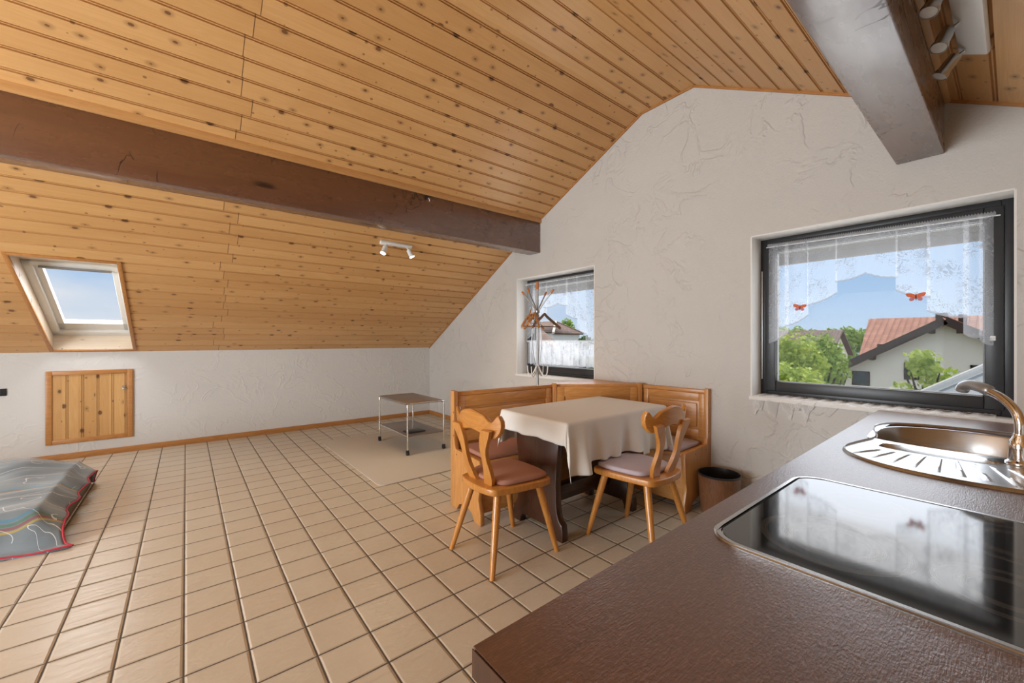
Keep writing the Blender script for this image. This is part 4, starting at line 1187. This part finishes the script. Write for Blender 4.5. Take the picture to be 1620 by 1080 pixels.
bm = B(); lathe(bm, [(.045, 0), (.045, .004), (.03, .002), (.001, .001)], 24, Matrix.Translation((2.45, .16, CZ-.154))); obj('drain', bm, 'chrome', b1)
for i in range(9):
    s = i/8
    y_in = .31-.30*s; y_out = .375-.44*s
    x_out = 1.80-.02*math.sin(s*PI)+.06*(1-s)**3
    a_, b_ = Vector((2.035, y_in, CZ+.002)), Vector((x_out+.03, y_out, CZ+.002))
    bm = B(); dirv = (b_-a_).normalized(); sd = Vector((-dirv.y, dirv.x, 0))
    rings = []
    for q in range(9):
        f_ = q/8; c_ = a_.lerp(b_, f_); wd = .0045+.0075*f_; h = .0045*min(1, 6*f_, 6*(1-f_)+.05)
        rings.append([c_-sd*wd, c_-sd*wd*.5+Vector((0, 0, h)), c_+sd*wd*.5+Vector((0, 0, h)), c_+sd*wd])
    loft(bm, rings, False, closed=False); obj('drainer_rib', bm, 'steel', snk)

tp = thing('kitchen_tap', 'chrome single-lever tap with a long slanting spout at the back of the sink', 'tap', (2.15, -.012, CZ+.002))
bm = B(); lathe(bm, [(.001, 0), (.032, 0), (.033, .006), (.026, .012), (.0245, .05), (.0245, .075), (.018, .085), (.016, .10), (.001, .10)], 28); obj('body', bm, 'chrome', tp)
pth = smooth_path([(0, 0, .09), (0, 0, .135), (.012, .010, .175), (.045, .036, .208), (.085, .066, .226), (.115, .090, .234)], 6)
bm = B(); tube(bm, pth, .0135, 16); obj('spout', bm, 'chrome', tp)
bm = B(); tube(bm, smooth_path([(.085, .066, .227), (.115, .090, .238), (.148, .115, .242), (.172, .133, .232), (.180, .139, .214)], 5), [.015]+[.019]*18+[.0185, .017], 16); obj('spray_head', bm, 'stand', tp)
bm = B(); tube(bm, smooth_path([(0, -.02, .062), (.004, -.04, .068), (.008, -.075, .088), (.010, -.105, .100)], 4), .0065, 10); obj('lever', bm, 'chrome', tp)
bm = B(); lathe(bm, [(.001, 0), (.07, 0), (.072, .003), (.001, .004)], 28, Matrix.Translation((0, 0, -.001)) @ Matrix.Scale(.62, 4, (1, 0, 0))); obj('base_plate', bm, 'chrome', tp)

# ------------------------------------------------------------------ outside
GZ = -5.6
o = part('ground', 'grass', None, 3.8, 130, -80, 120, GZ-.2, GZ); struct(o, 'lawn outside', 'ground')
# roof overhang outside the gable
ov = sempty('trim_5', 'grey soffit of the roof overhang outside the windows', 'trim')
part('soffit', 'soffit', ov, XG+.36, 4.30, -.9, 4.9, 1.99, 2.05)
part('fascia', 'soffit', ov, 4.27, 4.32, -.9, 4.9, 1.93, 2.2)
part('gutter_strip', 'fascia', ov, 3.92, 3.95, -.9, 4.9, 1.972, 1.99)

def uvquad(bm, lay, P, U):
    f = bm.faces.new([bm.verts.new(p) for p in P])
    for lp, u in zip(f.loops, U): lp[lay].uv = u
def roof_plane(name, P, mat, parent, th=.18):
    """4 corners: eave a, eave b, ridge b, ridge a"""
    P = [Vector(p) for p in P]; bm = B(); lay = bm.loops.layers.uv.verify()
    L1 = (P[1]-P[0]).length; L2 = (P[3]-P[0]).length
    nrm = (P[1]-P[0]).cross(P[3]-P[0]).normalized()
    if nrm.z < 0: nrm = -nrm
    u_ = (P[1]-P[0]).normalized()
    uv_ = lambda p: ((p-P[0]).dot(u_), (p-P[0]-u_*(p-P[0]).dot(u_)).length)
    top = [p+nrm*th for p in P]
    uvquad(bm, lay, top, [uv_(p) for p in P]); uvquad(bm, lay, P[::-1], [(0, 0)]*4)
    for i in range(4):
        j = (i+1) % 4; uvquad(bm, lay, [P[i], P[j], top[j], top[i]], [(.05, .1)]*4)
    bmesh.ops.remove_doubles(bm, verts=bm.verts, dist=1e-4)
    return obj(name, bm, mat, parent, 20)
def ext_window(par, X, y0, y1, z0, z1, mat='ext_brown'):
    bm = B(); f = .09
    for a in ((y0, y0+f, z0, z1), (y1-f, y1, z0, z1), (y0, y1, z0, z0+f), (y0, y1, z1-f, z1)): box(bm, X-.06, X+.02, *a)
    w_ = obj('window', bm, mat, par)
    part('pane', 'ext_glass', w_, X-.03, X-.01, y0, y1, z0, z1)

# house with its gable towards us (seen through the kitchen window)
HX = 34.0; kf = HX/18
hy = lambda y: y*kf
hz = lambda z: 1.24+(z-1.24)*kf
h1 = thing('neighbour_house', 'cream house with dark gable boards and red tiled roof beyond the kitchen window', 'house', (0, 0, 0))
ya, za = hy(1.298), hz(1.83); yl, zl = hy(4.16), hz(.045); yr, zr_ = 2*ya-yl, zl
bm = B(); prism(bm, [(hy(4.02), GZ), (hy(4.02), zl+.15), (ya, za-.25), (2*ya-hy(4.02), zl+.15), (2*ya-hy(4.02), GZ)], 12, MYZ(HX)); obj('wall', bm, 'ext_wall', h1)
roof_plane('roof', [(HX-.7, yl, zl), (HX+12, yl, zl), (HX+12, ya, za), (HX-.7, ya, za)], 'roof_red', h1)
roof_plane('roof', [(HX-.7, yr, zr_), (HX+12, yr, zr_), (HX+12, ya, za), (HX-.7, ya, za)], 'roof_red', h1)
bm = B()
for q in (1, -1):
    d0 = Vector((0, (ya-yl)*q, za-zl)); Lr = d0.length; st = Vector((HX-.74, ya-(ya-yl)*q, zl)); d0.normalize(); up = Vector((0, -d0.z, d0.y))
    if up.z < 0: up = -up
    mt = Matrix(((1, 0, 0, st.x), (0, d0.y, up.y, st.y), (0, d0.z, up.z, st.z), (0, 0, 0, 1)))
    box(bm, 0, .06, 0, Lr, -.24, .20, mtx=mt)
obj('verge_board', bm, 'ext_brown', h1)
for f_ in (.06, .42, .90):
    for q in (1, -1):
        y = ya-(ya-yl)*q*(1-f_); z = zl+(za-zl)*f_
        part('purlin_end', 'ext_brown', h1, HX-.72, HX+.1, y-.11, y+.11, z-.42, z-.16)
for (y0, y1, z0, z1) in ((3.065, 3.532, -.31, .17), (1.87, 2.23, -.03, .515), (.52, .814, -.05, .50)):
    ext_window(h1, HX, hy(y0), hy(y1), hz(z0), hz(z1))
# wing with its tiled slope facing us
kw = 42/24
wy = lambda y: y*kw
wz = lambda z: 1.24+(z-1.24)*kw
WXr = 42.0
rp = roof_plane('roof', [(WXr-6.4, wy(4.394)*.87, wz(.735)-.75), (WXr-6.4, -8, wz(.735)-.75), (WXr, -8.5, wz(2.10)), (WXr, wy(4.109), wz(2.10))], 'roof_red', h1)
bm = B(); box(bm, WXr-2.2, WXr-1.2, wy(1.63), wy(1.93), wz(1.7), wz(2.285)); obj('chimney', bm, 'ext_brown', h1)
bm = B(); box(bm, WXr-2.2, WXr-1.2, wy(1.13), wy(1.33), wz(1.6), wz(2.2)); obj('chimney', bm, 'ext_brown', h1)
bm = B(); box(bm, HX+.6, HX+1.5, hy(2.72), hy(2.93), hz(.7), hz(1.10)); obj('chimney', bm, 'ext_brown', h1)
# farther low brown-roofed houses
def simple_house(name, label, x, y, w_, l_, ze, zr2, mat, along_y=True):
    t = thing(name, label, 'house', (x, y, GZ))
    e = .5; z0, z1 = ze-GZ, zr2-GZ
    bm = B(); box(bm, -w_/2, w_/2, -l_/2, l_/2, 0, z0)
    if along_y: prism(bm, [(-w_/2, z0), (w_/2, z0), (0, z1-.15)], l_, Matrix(((1, 0, 0, 0), (0, 0, 1, -l_/2), (0, 1, 0, 0), (0, 0, 0, 1))))
    else: prism(bm, [(-l_/2, z0), (l_/2, z0), (0, z1-.15)], w_, MYZ(-w_/2))
    obj('wall', bm, 'ext_wall', t)
    if along_y:
        for q in (-1, 1): roof_plane('roof', [(q*(w_/2+e), -l_/2-e, z0-.15), (q*(w_/2+e), l_/2+e, z0-.15), (0, l_/2+e, z1), (0, -l_/2-e, z1)], mat, t)
    else:
        for q in (-1, 1): roof_plane('roof', [(-w_/2-e, q*(l_/2+e), z0-.15), (w_/2+e, q*(l_/2+e), z0-.15), (w_/2+e, 0, z1), (-w_/2-e, 0, z1)], mat, t)
    bm = B(); box(bm, -.4, .4, l_*.2, l_*.2+.8, z1-.8, z1+.6); obj('chimney', bm, 'ext_brown', t)
    return t
simple_house('neighbour_house', 'distant house with a weathered brown roof just left of the red tiled roof', 62, 19.5, 9, 12, -.6, 2.3, 'roof_dark')
simple_house('neighbour_house', 'low red-roofed house half hidden behind the bushes outside the kitchen window', 47, 12.6, 7, 7, -2.0, .15, 'roof_red', False)
# hipped house seen through the small window
def onD(px, py, d):
    s_, c_ = math.sin(YAW), math.cos(YAW); l_ = (px-810)/640*d
    return Vector((d*s_+l_*c_, d*c_-l_*s_, 1.24-(py-537.5)/640*d))
C = onD(875, 527, 46)
h2 = thing('neighbour_house', 'white house with a hipped brown tiled roof outside the smaller window', 'house', (C.x, C.y, GZ))
z0 = C.z-GZ; zr2 = z0+1.45
Wx, Ly = 5.2, 12.0
part('wall', 'ext_white', h2, .35, Wx-.35, .35, Ly-.35, 0, z0+.1)
R0, R1 = (Wx/2, 2.2, zr2), (Wx/2, Ly-2.2, zr2)
def tri_roof(P, mat):
    bm = B(); lay = bm.loops.layers.uv.verify(); P = [Vector(p) for p in P]
    u_ = (P[1]-P[0]).normalized()
    f = bm.faces.new([bm.verts.new(p) for p in P])
    for lp, p in zip(f.loops, P): q = p-P[0]; lp[lay].uv = (q.dot(u_), (q-u_*q.dot(u_)).length)
    o = obj('roof', bm, mat, h2); m_ = o.modifiers.new('thick', 'SOLIDIFY'); m_.thickness = .15
tri_roof([(0, 0, z0), (Wx, 0, z0), R0], 'roof_dark'); tri_roof([(0, Ly, z0), (0, 0, z0), R0, R1], 'roof_brown')  # darker tiles on the first face put its shade into the colour
tri_roof([(Wx, 0, z0), (Wx, Ly, z0), R1, R0], 'roof_brown'); tri_roof([(Wx, Ly, z0), (0, Ly, z0), R1], 'roof_brown')
bm = B(); tube(bm, [(0, 0, z0+.05), R0], .16, 8); tube(bm, [R0, R1], .16, 8); obj('ridge_tiles', bm, 'ext_wall', h2)
C2 = onD(849, 545, 40)
h3 = thing('neighbour_house', 'lower annexe with a pale brown tiled roof in front of the hipped house', 'house', (C2.x, C2.y, GZ))
zq = C2.z-GZ
part('wall', 'ext_white', h3, -2.2, 3, .3, 5, 0, zq)
roof_plane('roof', [(-2.6, 0, zq-.2), (3.2, 0, zq-.2), (3.2, 2.6, zq+1.35), (-2.6, 2.6, zq+1.35)], 'roof_brown', h3)
roof_plane('roof', [(-2.6, 5.2, zq-.2), (3.2, 5.2, zq-.2), (3.2, 2.6, zq+1.35), (-2.6, 2.6, zq+1.35)], 'roof_brown', h3)
# glazed canopy just outside the kitchen window
t = thing('glazed_canopy', 'white framed sloping canopy roof low outside the kitchen window at the right', 'canopy', (0, 0, 0))
a_, b_ = Vector((6.0, .60, .692)), Vector((6.0, -1.2, 1.93))
bm = B(); tube(bm, [a_, b_], .03, 8); obj('edge_rail', bm, 'fascia', t)
bm = B(); tube(bm, [a_+Vector((-.1, 0, -.06)), b_+Vector((-.1, 0, -.06))], .012, 8); obj('lower_rail', bm, 'stand', t)
bm = B(); prism(bm, [(.60, .66), (-1.2, 1.90), (-1.2, -.2), (.60, -.2)], .05, MYZ(6.03)); obj('end_panel', bm, 'ext_white', t)
bm = B(); box(bm, 6.0, 8.5, -1.2, -1.1, GZ, 1.9); box(bm, 6.03, 6.08, -1.2, .6, GZ, -.2); obj('side_wall', bm, 'ext_white', t)

def tree(name, label, x, y, z_top, rad, height, mat, n=2600, leaf=.16, group=None, blobs=9, seed=1):
    rnd = random.Random(seed)
    t = thing(name, label, 'tree', (x, y, GZ), 0, group)
    zt_ = z_top-GZ; zc_ = zt_-height/2
    bm = B(); tube(bm, [(0, 0, 0), (.1, .05, zc_*.6), (0, 0, zc_)], [.2, .15, .08], 8)
    for i in range(5):
        a = i*1.3; tube(bm, [(0, 0, zc_*.75), (math.cos(a)*rad*.5, math.sin(a)*rad*.5, zc_+height*.2)], [.07, .02], 6)
    obj('trunk', bm, 'bark', t)
    cs = []
    for i in range(blobs):
        a = rnd.uniform(0, 2*PI); q = rnd.uniform(0, .72); h = rnd.uniform(-.42, .36)
        cs.append((Vector((math.cos(a)*rad*q*(1-.5*max(0, h)), math.sin(a)*rad*q*(1-.5*max(0, h)), zc_+h*height)), rnd.uniform(.3, .5)*min(rad, height/2)))
    cs.append((Vector((0, 0, zt_-height*.16)), height*.16))
    bm = B()
    for i in range(n):
        c_, r_ = cs[rnd.randrange(len(cs))]
        d_ = Vector((rnd.gauss(0, 1), rnd.gauss(0, 1), rnd.gauss(0, 1))).normalized()
        p = c_+d_*r_*(rnd.random()**.35)
        nrm = (d_*.6+Vector((rnd.uniform(-1, 1), rnd.uniform(-1, 1), rnd.uniform(-.2, 1)))).normalized()
        a1 = nrm.orthogonal().normalized(); a2 = nrm.cross(a1); th = rnd.uniform(0, 2*PI)
        a1, a2 = a1*math.cos(th)+a2*math.sin(th), a2*math.cos(th)-a1*math.sin(th)
        s_ = leaf*rnd.uniform(.6, 1.2)
        bm.faces.new([bm.verts.new(p+a1*s_), bm.verts.new(p+a2*s_*.55+nrm*s_*.15), bm.verts.new(p-a1*s_), bm.verts.new(p-a2*s_*.55)])
    obj('foliage', bm, mat, t, recalc=False)
def at(px, X):                                    # Y of a bearing at distance X
    a_ = (px-810)/640; return X*(math.cos(YAW)-a_*math.sin(YAW))/(math.sin(YAW)+a_*math.cos(YAW))
def zat(px, py, X):
    a_ = (px-810)/640; return 1.24-(py-537.5)/640*X/(math.sin(YAW)+a_*math.cos(YAW))
G = 'trees in the gardens beyond the kitchen window'
tree('garden_tree', 'small bright green tree in front of the cream gable wall', 22, at(1463, 22), zat(1463, 551, 22), 1.25, 3.0, 'leaf_bright', 700, .14, G, 9, 3)
tree('garden_tree', 'large yellow-green bushy tree at the left edge of the kitchen window view', 20, at(1255, 20), zat(1255, 521, 20), 1.5, 5.2, 'leaf_bright', 3600, .11, G, 16, 4)
tree('garden_tree', 'mid green tree beside the left end of the dark gable board', 23, at(1300, 23), zat(1300, 522, 23), 1.5, 5.0, 'leaf_mid', 3400, .11, G, 15, 5)
tree('garden_tree', 'low pale green shrub tree below the tall bush at the window corner', 16, at(1250, 16), zat(1250, 570, 16), 1.2, 2.6, 'leaf_bright', 2400, .09, G, 12, 6)
tree('garden_tree', 'low leafy tree rising under the eave of the cream house', 26, at(1322, 26), zat(1322, 553, 26), 1.0, 4.0, 'leaf_mid', 1800, .1, G, 10, 16)
for i, (px_, py_, X_, r_) in enumerate(((1238, 517, 80, 2.6), (1262, 516, 94, 2.8), (1288, 520, 82, 2.6), (1314, 518, 96, 2.8), (1340, 516, 84, 2.6), (1366, 519, 98, 2.8))):
    tree('distant_tree', 'tree of the hazy green row on the skyline beyond the roofs', X_, at(px_, X_), zat(px_, py_, X_), r_, 9, 'leaf_mid', 900, .55, 'trees on the far skyline', 10, 30+i)
tree('garden_tree', 'rounded green tree standing behind the hipped roof in the smaller window', *onD(897, 505, 60).xy, onD(897, 503, 60).z, 3.2, 6, 'leaf_mid', 2400, .22, None, 12, 7)
tree('garden_tree', 'dark green tree right of the hipped house at the edge of the smaller window', *onD(926, 528, 40).xy, onD(926, 528, 40).z, 1.5, 5, 'leaf_dark', 2000, .16, None, 12, 8)
